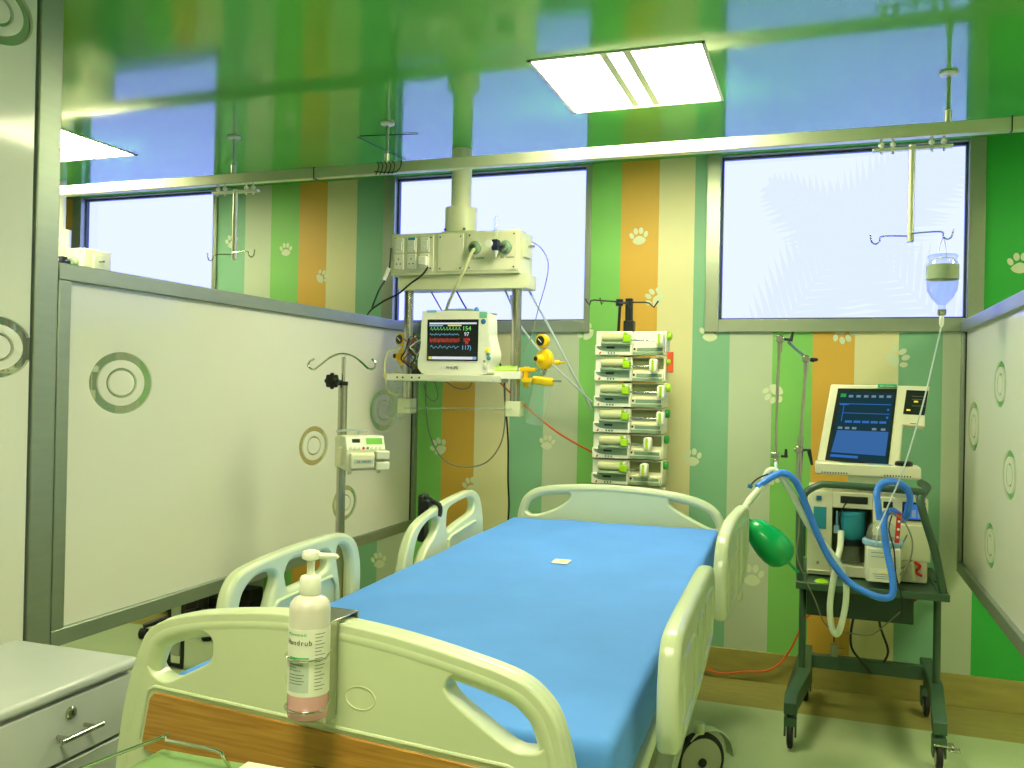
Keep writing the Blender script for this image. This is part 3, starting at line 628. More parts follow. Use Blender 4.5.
# ------------------------------------------------------------------ syringe pumps
PX0, PX1, PY = -.274, .056, -.33
heads = [.93, .85, .97, .97, .80, .76]
ordn = ['topmost', 'second from the top', 'third from the top', 'fourth from the top', 'fifth from the top', 'lowest']
t = thing('pump_stand', (-.12, -.25, 0), 'black pole stand with wire hooks carrying the stack of syringe pumps behind the bed', 'stand')
HX = Matrix.Translation((-.042, 0, 0))
MB(HX).box((-.122, -.235, .10), (-.088, -.205, 1.845)).build('post', 'black', t, bevel=.003)
MB(HX).box((-.125, -.26, 1.665), (-.075, -.205, 1.735)).build('bracket', 'black', t, bevel=.004)
MB(HX).cyl((-.158, -.23, 1.60), (-.148, -.23, 1.83), .0075, n=12).build('thin_post', 'black', t)
MB(HX).cyl((-.152, -.23, 1.808), (-.152, -.23, 1.84), .018, n=14).build('hook_hub', 'black', t)
for pts_ in ([(-.15, -.24, 1.828), (-.27, -.27, 1.835), (-.285, -.27, 1.832), (-.292, -.27, 1.812), (-.305, -.27, 1.825), (-.312, -.27, 1.842)], [(-.15, -.22, 1.828), (-.245, -.17, 1.842), (-.255, -.17, 1.822), (-.265, -.17, 1.855)],
             [(-.15, -.24, 1.825), (-.02, -.26, 1.822), (.0, -.26, 1.817), (.022, -.26, 1.797), (.043, -.26, 1.827)], [(-.15, -.26, 1.822), (-.09, -.33, 1.81), (-.078, -.33, 1.79), (-.07, -.33, 1.815)]):
    MB(HX).tube(pts_, .0038, 8).build('hook', 'black', t)
for a in range(5):
    an = a*2*PI/5+.3; e = Vector((-.105+.17*math.cos(an), -.22+.17*math.sin(an), .055))
    lg = MB().tube([(-.105, -.22, .10), e], [.018, .012], 8).build('base_leg', 'black', t); MB().lathe(e+Vector((0, -.012, -.03)), [(.024, 0), (.025, .005), (.025, .019), (.024, .024)], 16, (0, 1, 0)).build('caster', 'rubber', lg)
MB().box((PX0, -.30, .80), (PX1, -.24, .945)).build('rack_base', 'offwhite', t, bevel=.004)
for i in range(6):
    z1 = 1.680-i*.1215; z0 = z1-.118; W = PX1-PX0
    dx = -i*.0012
    p = thing('syringe_pump', ((PX0+PX1)/2, PY, z0), 'white and lime syringe pump, %s in the stack behind the bed' % ordn[i], 'syringe pump', 'syringe pumps stacked behind the bed head')
    X_ = lambda f: PX0+dx+W*f
    Z_ = lambda f: z0+.118*f
    xm = X_(.53)
    MB().box((X_(0), PY-.03, z0), (xm, -.24, z1-.004)).box((X_(0), PY-.05, z0), (xm, -.24, Z_(.42))).build('body', 'white', p, bevel=.004)
    MB().box((xm, PY-.004, z0+.004), (X_(1), -.24, z1-.002)).build('drive_body', 'white' if i == 0 else 'cream2', p, bevel=.004)
    if i: MB().box((xm+.002, PY-.008, Z_(.52)), (X_(.97), PY-.003, Z_(.93))).build('drive_recess', 'recess', p)
    MB().box((xm, PY-.03, z0+.002), (X_(.98), PY, Z_(.36))).build('drive_ledge', 'cream2', p, bevel=.003)
    MB().box((xm+.004, PY-.034, Z_(.02)), (X_(.97), PY-.028, Z_(.13))).build('vent_strip', 'panelgrey', p)
    MB().box((X_(.60), PY-.033, Z_(.18)), (X_(.96), PY-.029, Z_(.31))).build('scale_strip', 'panelgrey', p, bevel=.001)
    MB().box((X_(.55), PY-.034, Z_(.22)), (X_(.575), PY-.029, Z_(.30))).build('indicator', 'black', p)
    MB().cyl((X_(.10), PY-.045, Z_(.72)), (X_(.45), PY-.045, Z_(.72)), .020, n=20).box((X_(.10), PY-.055, Z_(.62)), (X_(.45), PY-.03, Z_(.86))).build('syringe_cradle', mat('pale_olive_cover', (.56, .58, .34), .35) if i == 0 else bpy.data.materials['pale_olive_cover'], p, bevel=.003)
    MB().box((X_(.42), PY-.075, Z_(.52)), (X_(.52), PY-.03, Z_(.80))).box((X_(.42), PY-.07, Z_(.80)), (X_(.47), PY-.03, Z_(.93))).build('clamp', 'lime', p, bevel=.004)
    MB().box((X_(.47), PY-.075, Z_(.82)), (X_(.50), PY-.03, Z_(.93))).build('clamp_lever', 'white', p, bevel=.002)
    MB().cyl((X_(.10), PY-.062, Z_(.46)), (X_(.52), PY-.062, Z_(.455)), .0085, n=12).build('front_lip', 'panelgrey', p)
    pn_ = MB(); pp = []
    for k in range(10): a_ = PI/2+PI*k/9*.0+k*.0; 
    pp = [(X_(.03), Z_(.36)), (X_(.02), Z_(.33)), (X_(.05), Z_(.24)), (X_(.11), Z_(.18)), (X_(.2), Z_(.145)), (X_(.51), Z_(.145)), (X_(.51), Z_(.37))]
    pn_.prism([(a, PY-.0505, b_) for a, b_ in pp], (0, -.002, 0)); pn_.build('control_panel', 'panelgrey', p)
    MB().box((X_(.17), PY-.0545, Z_(.27)), (X_(.29), PY-.052, Z_(.34))).build('display', 'lcd', p)
    for k in range(3): MB().cyl((X_(.20+.042*k), PY-.0535, Z_(.085)), (X_(.20+.042*k), PY-.050, Z_(.085)), .0036, n=10).build('button', 'ink', p)
    MB().rect((X_(.075), PY-.0505, Z_(.085)), (.6, 0, .8), (-.8, 0, .6), .012, .006, .0012).build('red_mark', 'red', p)
    hf = heads[i]
    MB().cyl((X_(.50), PY-.045, Z_(.60)), (X_(hf), PY-.045, Z_(.60)), .0045, n=10).build('plunger_rod', 'chrome', p)
    hd = MB().box((X_(hf)-.018, PY-.072, Z_(.36)), (X_(hf)+.018, PY-.01, Z_(.90))).build('plunger_head', 'white', p, bevel=.012, seg=3)
    MB().box((X_(hf)-.006, PY-.0745, Z_(.42)), (X_(hf)+.006, PY-.070, Z_(.86))).build('grip_stripe', 'lime', hd, bevel=.002)
    MB().lathe((X_(1.0), PY+.02, Z_(.80)), [(.016, 0), (.020, .003), (.020, .018), (.015, .022)], 18, (1, 0, 0)).build('side_knob', 'green' if i > 2 else 'lime', p)
tag(MB().box((.058, -.325, 1.485), (.088, -.317, 1.582)).build('hanging_tag', 'orangered', bevel=.003), 'orange-red tag on the right side of the syringe pump stack', 'tag')

# ------------------------------------------------------------------ iv pole with infusion pump (left of the bed)
ix, iy = -1.0, -1.46
t = thing('iv_pole', (ix, iy, 0), 'steel infusion pole with curved two-hook top standing left of the bed', 'iv pole')
MB().cyl((ix, iy, .09), (ix, iy, 1.405), .0175, n=20).build('pole', 'steel', t)
MB().cyl((ix, iy, 1.39), (ix, iy, 1.505), .008, n=14).build('inner_rod', 'chrome', t)
MB().cyl((ix, iy, 1.395), (ix, iy, 1.41), .0195, n=18).build('collar', 'black', t)
kn = MB(); kd = Vector((-.2, -.95, 0)).normalized()
kc = at(333, 381, 'y', iy-.05)
kn.lathe(kc, [(.020, 0), (.026, .005), (.026, .016), (.018, .022)], 24, (.25, -1, 0))
for k in range(8): kn.lathe(kc+Vector((math.cos(k*PI/4)*.024, .0, math.sin(k*PI/4)*.024)), [(.007, .002), (.008, .006), (.008, .016), (.006, .02)], 8, (.25, -1, 0))
kn.cyl(kc, (ix, iy, kc.z-.002), .006).build('clamp_knob', 'black', t)
def on(px, py): return at(px, py, 'y', iy)
MB().tube([on(314, 359), on(310, 361), on(308, 366), on(313, 369.5), on(320, 365), on(330, 357.5), on(341, 354), on(352, 356), on(361, 362), on(369, 369), on(374, 368), on(375, 363), on(372, 359)], .0042, 8, 5).build('hook_bar', 'chrome', t)
for a in range(5):
    an = a*2*PI/5+.5; e = Vector((ix+.26*math.cos(an), iy+.26*math.sin(an), .062))
    lg = MB().tube([(ix, iy, .10), e], [.020, .012], 10).build('base_leg', 'steel', t)
    MB().lathe(e+Vector((-.012, 0, -.034)), [(.026, 0), (.028, .004), (.028, .02), (.026, .024)], 18, (1, 0, 0)).build('caster', 'rubber', lg)
MB().lathe((ix, iy, .08), [(.03, 0), (.034, .01), (.03, .05), (.018, .06)], 20).build('base_hub', 'steel', t)
# infusion pump clamped to it, turned toward the bed
pc_ = at(366, 454, 'y', iy-.075); th = math.radians(47)
IP = frame(pc_, (math.cos(th), math.sin(th), 0), (-math.sin(th), math.cos(th), 0)); IR = IP.to_3x3()     # local x = width, y = depth into the pump, z up
t = thing('infusion_pump', IP @ Vector((0, .05, -.07)), 'cream infusion pump with green display clamped to the pole left of the bed', 'infusion pump')
ppx, ppz = IR @ X3, Z3
MB(IP).prism([(-.078, 0, -.062), (-.078, 0, .012), (-.078, .022, .066), (-.078, .09, .066), (-.078, .10, -.055)], (.156, 0, 0)).build('housing', 'offwhite', t, bevel=.005)
MB(IP).box((-.074, .09, -.058), (.03, .155, .060)).build('rear_housing', 'cream', t, bevel=.006)
MB(IP).box((-.088, .035, -.045), (-.076, .065, .025)).build('side_handle', 'cream2', t, bevel=.005)
nl = Vector((0, -.925, .38)).normalized(); upl = Vector((0, .38, .925)).normalized()
def onf(fx, fz): return Vector((-.078+.156*fx, .022*fz, .012+.054*fz))+nl*.0005
MB(IP).rect(onf(.5, .5), X3, upl, .148, .052, .002).build('control_panel', 'white', t)
MB(IP).rect(onf(.72, .62)+nl*.002, X3, upl, .062, .024, .0015).build('display', 'lcdgreen', t)
MB(IP).rect(onf(.27, .66)+nl*.002, X3, upl, .030, .014, .0015).build('small_display', 'bezel', t)
for k in range(8): MB(IP).cyl(onf(.12+.105*k, .16)+nl*.001, onf(.12+.105*k, .16)+nl*.005, .0052, n=12).build('button', ('red' if k == 3 else 'green' if k == 4 else 'offwhite'), t)
MB(IP).box((-.066, -.026, -.052), (.026, 0, .0)).cyl((-.066, -.016, -.002), (.026, -.016, -.002), .008).build('door', 'cream2', t, bevel=.004)
MB(IP).box((.030, -.032, -.020), (.084, 0, .012)).box((.030, -.032, -.060), (.084, 0, -.028)).build('door_latch', 'offwhite', t, bevel=.005)
MB(IP).rect((-.018, -.027, -.026), X3, Z3, .072, .017, .001).build('label_plate', 'labelblue', t)
text('DL DROP1', .012, IP @ Vector((-.016, -.0285, -.026)), ppx, Z3, 'ink', t)
MB(IP).box((-.070, -.004, -.074), (-.055, .012, -.060)).build('foot', 'offwhite', t, bevel=.002); MB(IP).box((.045, -.004, -.072), (.060, .012, -.060)).build('foot', 'offwhite', t, bevel=.002)
q0 = at(341, 431, 'y', iy-.02)
tag(MB().tube([q0+Vector((-.02, 0, -.002)), q0+Vector((.02, 0, .003)), q0+Vector((.09, 0, .006)), q0+Vector((.115, 0, .004))], .004, 8, 4).tube([q0+Vector((.075, 0, .004)), q0+Vector((.075, 0, -.028))], .004, 8).build('drip_hook', 'palehose'), 'short clear sensor arm over the infusion pump on the pole', 'sensor arm')

# ------------------------------------------------------------------ bed
def inset(pts, d):
    out = []
    for i in range(len(pts)):
        a = Vector(pts[max(i-1, 0)]); b_ = Vector(pts[min(i+1, len(pts)-1)]); t_ = (b_-a).normalized(); out.append((pts[i][0]+t_.y*d, pts[i][1]-t_.x*d))
    return out
phi = math.radians(2.6); BM = frame((0, 0, 0), (math.cos(phi), math.sin(phi), 0), (-math.sin(phi), math.cos(phi), 0))
bw = lambda u, v, z=0: BM @ Vector((u, v, z))
UC = -.13
bed = thing('hospital_bed', bw(UC, -1.9, 0), 'pale green plastic hospital bed with raised side rails and wood-panelled foot board', 'hospital bed')
BM2 = BM
FB = frame((-.012, -3.144, 0), (math.cos(math.radians(-2)), math.sin(math.radians(-2)), 0), (0, 0, 1))   # local x along board, y up, z toward camera
outl = [(-.470, .50), (-.468, .62), (-.462, .716), (-.444, .822), (-.411, .919), (-.388, .949), (-.353, .968), (-.286, .986), (-.19, 1.0), (-.104, 1.007), (-.004, 1.005), (.111, .995), (.236, .975), (.322, .955), (.363, .93), (.388, .896), (.409, .826), (.425, .72), (.432, .60), (.434, .50), (.30, .46), (-.30, .46)]
lh = [(-.397, .898), (-.388, .872), (-.368, .858), (-.345, .858), (-.300, .880), (-.258, .903), (-.248, .925), (-.254, .948), (-.278, .957), (-.32, .953), (-.362, .942), (-.388, .922)]
rh = [(.205, .931), (.222, .948), (.268, .943), (.322, .930), (.347, .914), (.365, .890), (.371, .865), (.362, .850), (.340, .845), (.314, .848), (.262, .877), (.212, .910)]
fbo = plate('foot_board', [outl, lh, rh], .046, .019, 'plastic', FB, bed, 4, 4)
# raised rolled rim: thick tube following arch
def P2(m, a, b_, c=0): return m @ Vector((a, b_, c))
rim = MB(FB); rim.tube([(x_, y_, .0005) for x_, y_ in inset(outl, .0215)[1:18]], .0238, 14, 3)
rim.build('rolled_rim', 'plastic', fbo)
# inset panel field above the wood
field = [(-.337, .842), (-.25, .888), (-.235, .915), (-.22, .955), (-.1, .966), (.0, .965), (.11, .955), (.19, .94), (.205, .915), (.29, .85), (.325, .835), (.32, .80), (-.33, .80)]
# wood panel
wood = bpy.data.materials.new('orange_wood_laminate'); wood.use_nodes = True; nt = wood.node_tree; b = nt.nodes['Principled BSDF']; L = nt.links
tc = nd(nt, 'ShaderNodeTexCoord'); mp = nd(nt, 'ShaderNodeMapping'); mp.inputs['Scale'].default_value = (3, 3, 55); nz = nd(nt, 'ShaderNodeTexNoise'); nz.inputs['Scale'].default_value = 2; nz.inputs['Detail'].default_value = 6; nz.inputs['Distortion'].default_value = .6
L.new(tc.outputs['Object'], mp.inputs[0]); L.new(mp.outputs[0], nz.inputs['Vector']); cr = nd(nt, 'ShaderNodeValToRGB'); L.new(nz.outputs['Fac'], cr.inputs[0])
cr.color_ramp.elements[0].position = .3; cr.color_ramp.elements[0].color = (.33, .145, .02, 1); cr.color_ramp.elements[1].position = .7; cr.color_ramp.elements[1].color = (.56, .29, .055, 1)
L.new(cr.outputs[0], b.inputs['Base Color']); b.inputs['Roughness'].default_value = .35; M['wood'] = wood
wp = plate('wood_panel', [[(-.372, .836), (-.383, .825), (-.399, .745), (-.394, .73), (-.37, .726), (-.37, .60), (.38, .60), (.385, .74), (.36, .795), (.335, .806), (.312, .811), (0, .822)]], .008, .002, 'wood', FB @ Matrix.Translation((0, 0, .024)), fbo, 0)
MB(FB).tube([(-.374, .845, .0225), (-.388, .838, .0225), (-.393, .825, .0225), (-.41, .745, .0225)], .004, 8).tube([(-.374, .845, .0225), (0, .832, .0225), (.312, .821, .0225), (.345, .812, .0225)], .004, 8).build('panel_bead', 'plastic', fbo)
# emblem ovals pressed in the field
for cx_ in (-.070, .052):
    o2 = MB(FB); n = 20; o2.tube([(cx_+.028*math.cos(2*PI*k/n)*(1 if abs(math.cos(2*PI*k/n)) > .0 else 1), .897-.01*(cx_ > 0)+.019*math.sin(2*PI*k/n), .0225) for k in range(n)], .0016, 6, 0, True); o2.build('pressed_oval', 'plastic', fbo)
lt_ = MB(FB)
lt_.box((-.03, .725, .028), (.0, .765, .034)).cyl((-.025, .75, .034), (-.025, .75, .040), .006).build('clip', 'steel', fbo)
# head board
HB = frame(bw(-.145+.02, -.68, 0), (math.cos(phi), math.sin(phi), 0), (0, 0, 1))
hout = [(-.455, .50), (-.447, .70), (-.440, .807), (-.428, .875), (-.40, .926), (-.335, .961), (-.2, .978), (-.03, .985), (.15, .978), (.29, .962), (.40, .928), (.455, .872), (.475, .80), (.48, .70), (.48, .50)]
hl1 = [(-.40, .862), (-.385, .89), (-.345, .915), (-.28, .938), (-.225, .946), (-.20, .936), (-.205, .915), (-.24, .885), (-.31, .85), (-.37, .838)]
hl2 = [(.20+.035, .925), (.225+.03, .944), (.29+.02, .932), (.37, .905), (.415, .87), (.435, .838), (.425, .822), (.39, .83), (.31, .87), (.25, .905)]
hbo = plate('head_board', [hout, hl1, hl2], .042, .017, 'plastic', HB, bed, 4, 3)
rim = MB(HB); rim.tube([(x_, y_, .003) for x_, y_ in inset(hout, .0195)[1:14]], .0205, 14, 3); rim.build('rolled_rim', 'plastic', hbo)
# mattress, covered by one blue sheet
def mattress():
    nu, nv, nz_ = 26, 52, 5; u0_, u1_, v0_, v1_, z0_, z1_ = -.575, .309, -3.072, -.735, .695, .830
    vs = []; fs = []; idx = {}
    def rr(u, v, z):
        # rounded box
        r = .020; cu_ = min(max(u, u0_+r), u1_-r); cv = min(max(v, v0_+r), v1_-r); cz_ = min(max(z, z0_+r), z1_-r)
        d = Vector((u-cu_, v-cv, z-cz_))
        if d.length > r: d = d.normalized()*r
        p = Vector((cu_, cv, cz_))+d
        p.x += (.5-(v-v0_)/(v1_-v0_))*-.022 if u > 0 else 0
        p.z += .0022*math.sin(u*9+v*3)*math.sin(v*4.2+u*2)+.0012*math.sin(u*23-v*11)
        return p
    mb = MB(BM)
    def grid(fn, a, b_):
        base = [fn(i/a, j/b_) for j in range(b_+1) for i in range(a+1)]
        mb.add(base, [(j*(a+1)+i, j*(a+1)+i+1, (j+1)*(a+1)+i+1, (j+1)*(a+1)+i) for j in range(b_) for i in range(a)])
    E = lambda s, lo, hi: lo+(hi-lo)*(s if True else s)
    def sm(s): return .5-.5*math.cos(PI*s) if False else s
    def ed(s, lo, hi, n=None):   # samples packed into the rounded edges
        q = .034/(hi-lo); e = .12
        if s < e: return lo+(hi-lo)*q*(s/e)
        if s > 1-e: return hi-(hi-lo)*q*((1-s)/e)
        return lo+(hi-lo)*(q+(1-2*q)*(s-e)/(1-2*e))
    grid(lambda a, b_: rr(ed(a, u0_, u1_), ed(b_, v0_, v1_), z1_), 34, 60); grid(lambda a, b_: rr(ed(a, u0_, u1_), ed(b_, v0_, v1_), z0_), 34, 60)
    grid(lambda a, b_: rr(ed(a, u0_, u1_), v0_, ed(b_, z0_, z1_)), 34, 24); grid(lambda a, b_: rr(ed(a, u0_, u1_), v1_, ed(b_, z0_, z1_)), 34, 24)
    grid(lambda a, b_: rr(u0_, ed(a, v0_, v1_), ed(b_, z0_, z1_)), 60, 24); grid(lambda a, b_: rr(u1_, ed(a, v0_, v1_), ed(b_, z0_, z1_)), 60, 24)
    o = mb.build('mattress', 'sheet', bevel=0); bm = bmesh.new(); bm.from_mesh(o.data); bmesh.ops.remove_doubles(bm, verts=bm.verts, dist=1e-4); bmesh.ops.recalc_face_normals(bm, faces=bm.faces); bm.to_mesh(o.data); bm.free()
    o.data.polygons.foreach_set('use_smooth', [True]*len(o.data.polygons)); return tag(o, 'blue sheeted mattress lying on the hospital bed', 'mattress')
mattress()
MBs = MB(BM).box((-.155, -1.70, .8325), (-.100, -1.63, .8345)); MBs.m = 1; MBs.box((-.132, -1.675, .8345), (-.114, -1.652, .835))
tag(MBs.build('paper_sticker', ['label', 'yl']), 'small white card with a yellow mark lying on the blue mattress', 'sticker')
# deck, frame
MB(BM).box((-.565, -3.07, .655), (.31, -.74, .690)).build('deck', 'plastic_in', bed, bevel=.006)
MB(BM).box((-.50, -3.05, .56), (-.45, -.76, .655)).box((.20, -3.05, .56), (.25, -.76, .655)).box((-.45, -2.6, .57), (.20, -2.54, .65)).box((-.45, -1.2, .57), (.20, -1.14, .65)).build('bed_frame', 'plastic_in', bed, bevel=.004)
MB(BM).box((-.46, -2.95, .205), (-.40, -.9, .26)).box((.20, -2.95, .205), (.26, -.9, .26)).box((-.40, -2.95, .205), (.20, -2.89, .26)).box((-.40, -1.0, .205), (.20, -.94, .26)).build('base_frame', 'plastic_in', bed, bevel=.006)
for v_ in (-2.5, -1.3):
    MB(BM).box((-.30, v_-.04, .22), (-.22, v_+.04, .58)).box((.0, v_-.04, .22), (.08, v_+.04, .58)).build('lift_column', 'offwhite', bed, bevel=.004)
def caster(u, v, sw=0):
    CM = BM @ Matrix.Translation((u, v, 0)) @ Matrix.Rotation(math.radians(sw), 4, 'Z') @ Matrix.Translation((-u, -v, 0))
    cs = MB(CM).lathe((u-.016, v, .1005), [(.06, 0), (.094, .002), (.1, .008), (.1, .024), (.094, .030), (.06, .032)], 40, (1, 0, 0)).build('caster', 'rubber', bed)
    MB(CM).lathe((u-.020, v, .1005), [(.074, 0), (.082, .003), (.082, .037), (.074, .040)], 30, (1, 0, 0)).build('wheel_hub', 'wheelgrey', cs)
    MB(CM).lathe((u+.018, v, .1005), [(.016, 0), (.016, .008)], 16, (1, 0, 0)).build('wheel_bolt', 'black', cs)
    n = 14; arc = [(u-.03, v+.03+.11*math.cos(PI*(k/n*.75+.0)), .1005+.11*math.sin(PI*(k/n*.75+.0))) for k in range(n+1)]+[(u-.03, v+.03+.103*math.cos(PI*(k/n*.75)), .1005+.103*math.sin(PI*(k/n*.75))) for k in range(n, -1, -1)]
    MB(CM).prism(arc, (.046, 0, 0)).cyl((u, v, .195), (u, v, .235), .018).build('caster_cover', 'plastic', cs, bevel=.004)
    return cs
for cu_, cv in ((-.43, -2.80), (.21, -2.80), (-.43, -1.05)): caster(cu_, cv)
w4 = bp4 = at(696, 760, 'z', .1005); inv = BM.inverted() @ w4
caster(inv.x+.01, inv.y, -52)
# side rails
def rail_mtx(u, v0, ang, up_tilt=0):
    d = Vector((-math.sin(phi+ang), math.cos(phi+ang), 0)); upv = Vector((0, 0, 1)).lerp(Vector((0, 0, 1)), 1)
    if up_tilt: upv = (Vector((0, 0, 1))*math.cos(up_tilt)-d*math.sin(up_tilt)); d = (d*math.cos(up_tilt)+Vector((0, 0, 1))*math.sin(up_tilt))
    return frame(bw(u, v0, 0), d, upv)
RL = rail_mtx(-.612, 0, 0)      # local x = v, y = z
def rv(pts): return [(a, b_) for a, b_ in pts]
oL1 = [(-2.825, .62), (-2.83, .80), (-2.823, .905), (-2.80, .955), (-2.75, .98), (-2.60, .992), (-2.42, .995), (-2.29, .990), (-2.215, .962), (-2.18, .905), (-2.175, .82), (-2.19, .70), (-2.22, .62), (-2.5, .60)]
h1 = [(-2.775, .70), (-2.78, .82), (-2.770, .905), (-2.745, .938), (-2.70, .955), (-2.645, .952), (-2.62, .930), (-2.645, .88), (-2.67, .80), (-2.68, .70), (-2.725, .68)]
h2_ = [(-2.58, .918), (-2.583, .940), (-2.560, .962), (-2.50, .962), (-2.40, .957), (-2.372, .952), (-2.362, .93), (-2.375, .910), (-2.42, .900), (-2.50, .895), (-2.565, .897)]
h3 = [(-2.315, .958), (-2.275, .955), (-2.24, .925), (-2.224, .86), (-2.224, .76), (-2.24, .68), (-2.275, .68), (-2.290, .78), (-2.302, .86), (-2.322, .93)]
def rail(name_holes, out, mtx, label=None, offs=0):
    return plate('side_rail', [out]+name_holes, .032, .0145, 'plastic', mtx, bed, 4, 3, label=label)
r1 = rail([h1, h2_, h3], oL1, RL, 'side rail at the near left, beside the foot end')
MB(RL).tube([(-2.66, .70, .020), (-2.655, .86, .020), (-2.62, .878, .020), (-2.36, .885, .020), (-2.335, .86, .020), (-2.32, .70, .016)], .005, 8).build('pressed_panel', 'plastic', r1)
RLh = rail_mtx(-.618, 0, 0)
oL2 = [(-1.865, .72), (-1.853, .81), (-1.815, .885), (-1.745, .935), (-1.62, .962), (-1.46, .982), (-1.27, .994), (-1.17, .988), (-1.105, .955), (-1.065, .885), (-1.05, .80), (-1.05, .70), (-1.3, .64), (-1.7, .64)]
g1 = [(-1.778, .79), (-1.77, .85), (-1.735, .90), (-1.67, .930), (-1.595, .938), (-1.555, .925), (-1.565, .895), (-1.60, .87), (-1.66, .84), (-1.71, .79), (-1.74, .73), (-1.77, .72)]
g2 = [(-1.475, .885), (-1.475, .925), (-1.46, .950), (-1.40, .962), (-1.27, .970), (-1.20, .965), (-1.17, .94), (-1.18, .912), (-1.22, .90), (-1.36, .883), (-1.45, .868)]
r2_ = rail([g1, g2], oL2, RLh, 'side rail at the far left, beside the head end')
MB(RLh).tube([(-1.47, .80, .020), (-1.465, .838, .020), (-1.44, .850, .020), (-1.20, .868, .020), (-1.16, .865, .016)], .006, 8).build('pressed_panel', 'plastic', r2_)
def oR(Ln, z0, z1, nr):   # solid panel rail; nr = how far the near top corner is rounded off
    return [(.05, z0+.005), (.012, z0+.03), (0, z0+.08), (.004, z1-.08-nr*.4), (.03+nr*.3, z1-.025-nr*.12), (.10+nr, z1-.004), (.5*Ln, z1), (Ln-.12, z1-.002), (Ln-.035, z1-.025), (Ln, z1-.10), (Ln-.02, z0+.09), (Ln-.09, z0+.03), (Ln*.6, z0+.004), (Ln*.35, z0)]
def rrail(u0, v0, u1, v1, z0, z1, nr, label):
    a = bw(u0, v0); b_ = bw(u1, v1); d = (b_-a).normalized(); Ln = (b_-a).length
    m_ = frame(a, d, (0, 0, 1))
    o = plate('side_rail', [oR(Ln, z0, z1, nr)], .040, .0175, 'plastic', m_, bed, 5, 4, label=label)
    for (c0, c1, zt_, zb_) in ((.10, .34, z1-.06-nr*.3, z0+.045), (.40, .56, z1-.05, z0+.045), (.62, .86, z1-.05, z0+.06)):
        aa, bb = Ln*c0, Ln*c1
        MB(m_).tube([(aa, zb_, .019), (aa, zt_-.02, .019), (aa+.03, zt_, .019), (bb-.03, zt_, .019), (bb, zt_-.02, .019), (bb, zb_+.02, .019), (bb-.03, zb_, .019), (aa+.03, zb_-.01, .019)], .0055, 8, 3, True).build('pressed_panel', 'plastic', o)
    return o
rrail(.362, -2.90, .375, -2.12,   .735, .965, 0, 'side rail at the near right')
rrail(.385, -1.80, .430, -1.05, .705, .990, .12, 'side rail at the far right')
# black clamp on far-left rail
cp = at(434, 513, 'y', -1.50)
t = thing('rail_clamp', bw(-.64, -1.62, .86), 'black clamp holding a bracket on the far left side rail', 'clamp')
MB(BM).box((-.685, -1.56, .84), (-.660, -1.50, 1.010)).build('bracket', 'black', t, bevel=.008)
MB(BM).tube([(-.67, -1.52, 1.0), (-.645, -1.55, .996), (-.625, -1.555, .988), (-.602, -1.555, .978), (-.598, -1.555, .955), (-.60, -1.56, .938)], .009, 10, 3).build('grip', 'black', t)
MB(BM).cyl((-.645, -1.585, .978), (-.645, -1.535, .985), .016, n=16).build('jaw', 'black', t)

# ------------------------------------------------------------------ hand rub bottle and its bracket
fn = FB.to_3x3() @ Vector((0, 0, 1)); fx = FB.to_3x3() @ Vector((1, 0, 0))
t = thing('bottle_bracket', FB @ Vector((-.03, .84, .03)), 'steel wire bottle bracket hooked over the foot board', 'bracket')
MB(FB).box((.002, .850, .030), (.010, 1.012, .058)).box((-.045, .855, .026), (.010, 1.010, .030)).box((-.047, 1.0105, -.030), (.012, 1.0135, .060)).box((-.047, .95, -.034), (.012, 1.0135, -.030)).build('back_plate', 'steel', t, bevel=.001)
BXc = Vector((-.018, 0, .068))
for zc in (.962, .880):
    r_ = .0365; n = 16; pts_ = []
    for k in range(n+1):
        a_ = math.radians(40)-math.radians(290)*k/n*1.0
        pts_.append((BXc.x+r_*math.cos(a_), zc-.012*math.cos(a_)*0, BXc.z+r_*math.sin(-a_)*(1)))
    ring = [(.006, zc+.008, .040)]+[(BXc.x+r_*math.cos(t_), zc, BXc.z+r_*math.sin(t_)) for t_ in [math.radians(a) for a in range(10, 200, 14)]]+[(BXc.x-r_*.92, zc, .040), (BXc.x-.02, zc, .029)]
    MB(FB).tube(ring, .0021, 8, 2).build('wire_ring', 'chrome', t)
t = thing('hand_rub_bottle', FB @ Vector((BXc.x, .862, BXc.z)), 'white pump bottle of pink hand rub held in the wire bracket on the foot board', 'pump bottle')
SB = .875; BL = FB @ Matrix.Translation((BXc.x, .862, BXc.z)) @ Matrix.Diagonal((SB, .945, SB, 1)) @ Matrix.Translation((0, -.842, 0))
def lat(prof, name, mt, par=t, n=36, **k): return MB(BL).lathe((0, 0, 0), [(r, h) for r, h in prof], n, (0, 1, 0)).build(name, mt, par, **k)
bo = lat([(.030, .842), (.036, .846), (.0375, .855), (.0375, 1.028), (.036, 1.036), (.030, 1.044), (.018, 1.050), (.0165, 1.054)], 'bottle_body', 'bottle')
lat([(.029, .8415), (.0365, .8455), (.0379, .855), (.0379, .886)], 'liquid', 'liquid')
lat([(.0381, .886), (.0381, .998)], 'paper_label', 'label')
lat([(.0185, 1.052), (.0195, 1.054), (.0195, 1.078), (.017, 1.082), (.010, 1.084)], 'pump_collar', 'white')
lat([(.0075, 1.082), (.0068, 1.098), (.0075, 1.108), (.016, 1.112), (.0175, 1.118), (.015, 1.124), (.006, 1.127)], 'pump_head', 'white')
MB(BL).tube([(.010, 1.117, -.002), (.032, 1.117, -.012), (.043, 1.1165, -.018), (.046, 1.113, -.019)], [.006, .0045, .0038, .0035], 10).build('pump_nozzle', 'white', t)
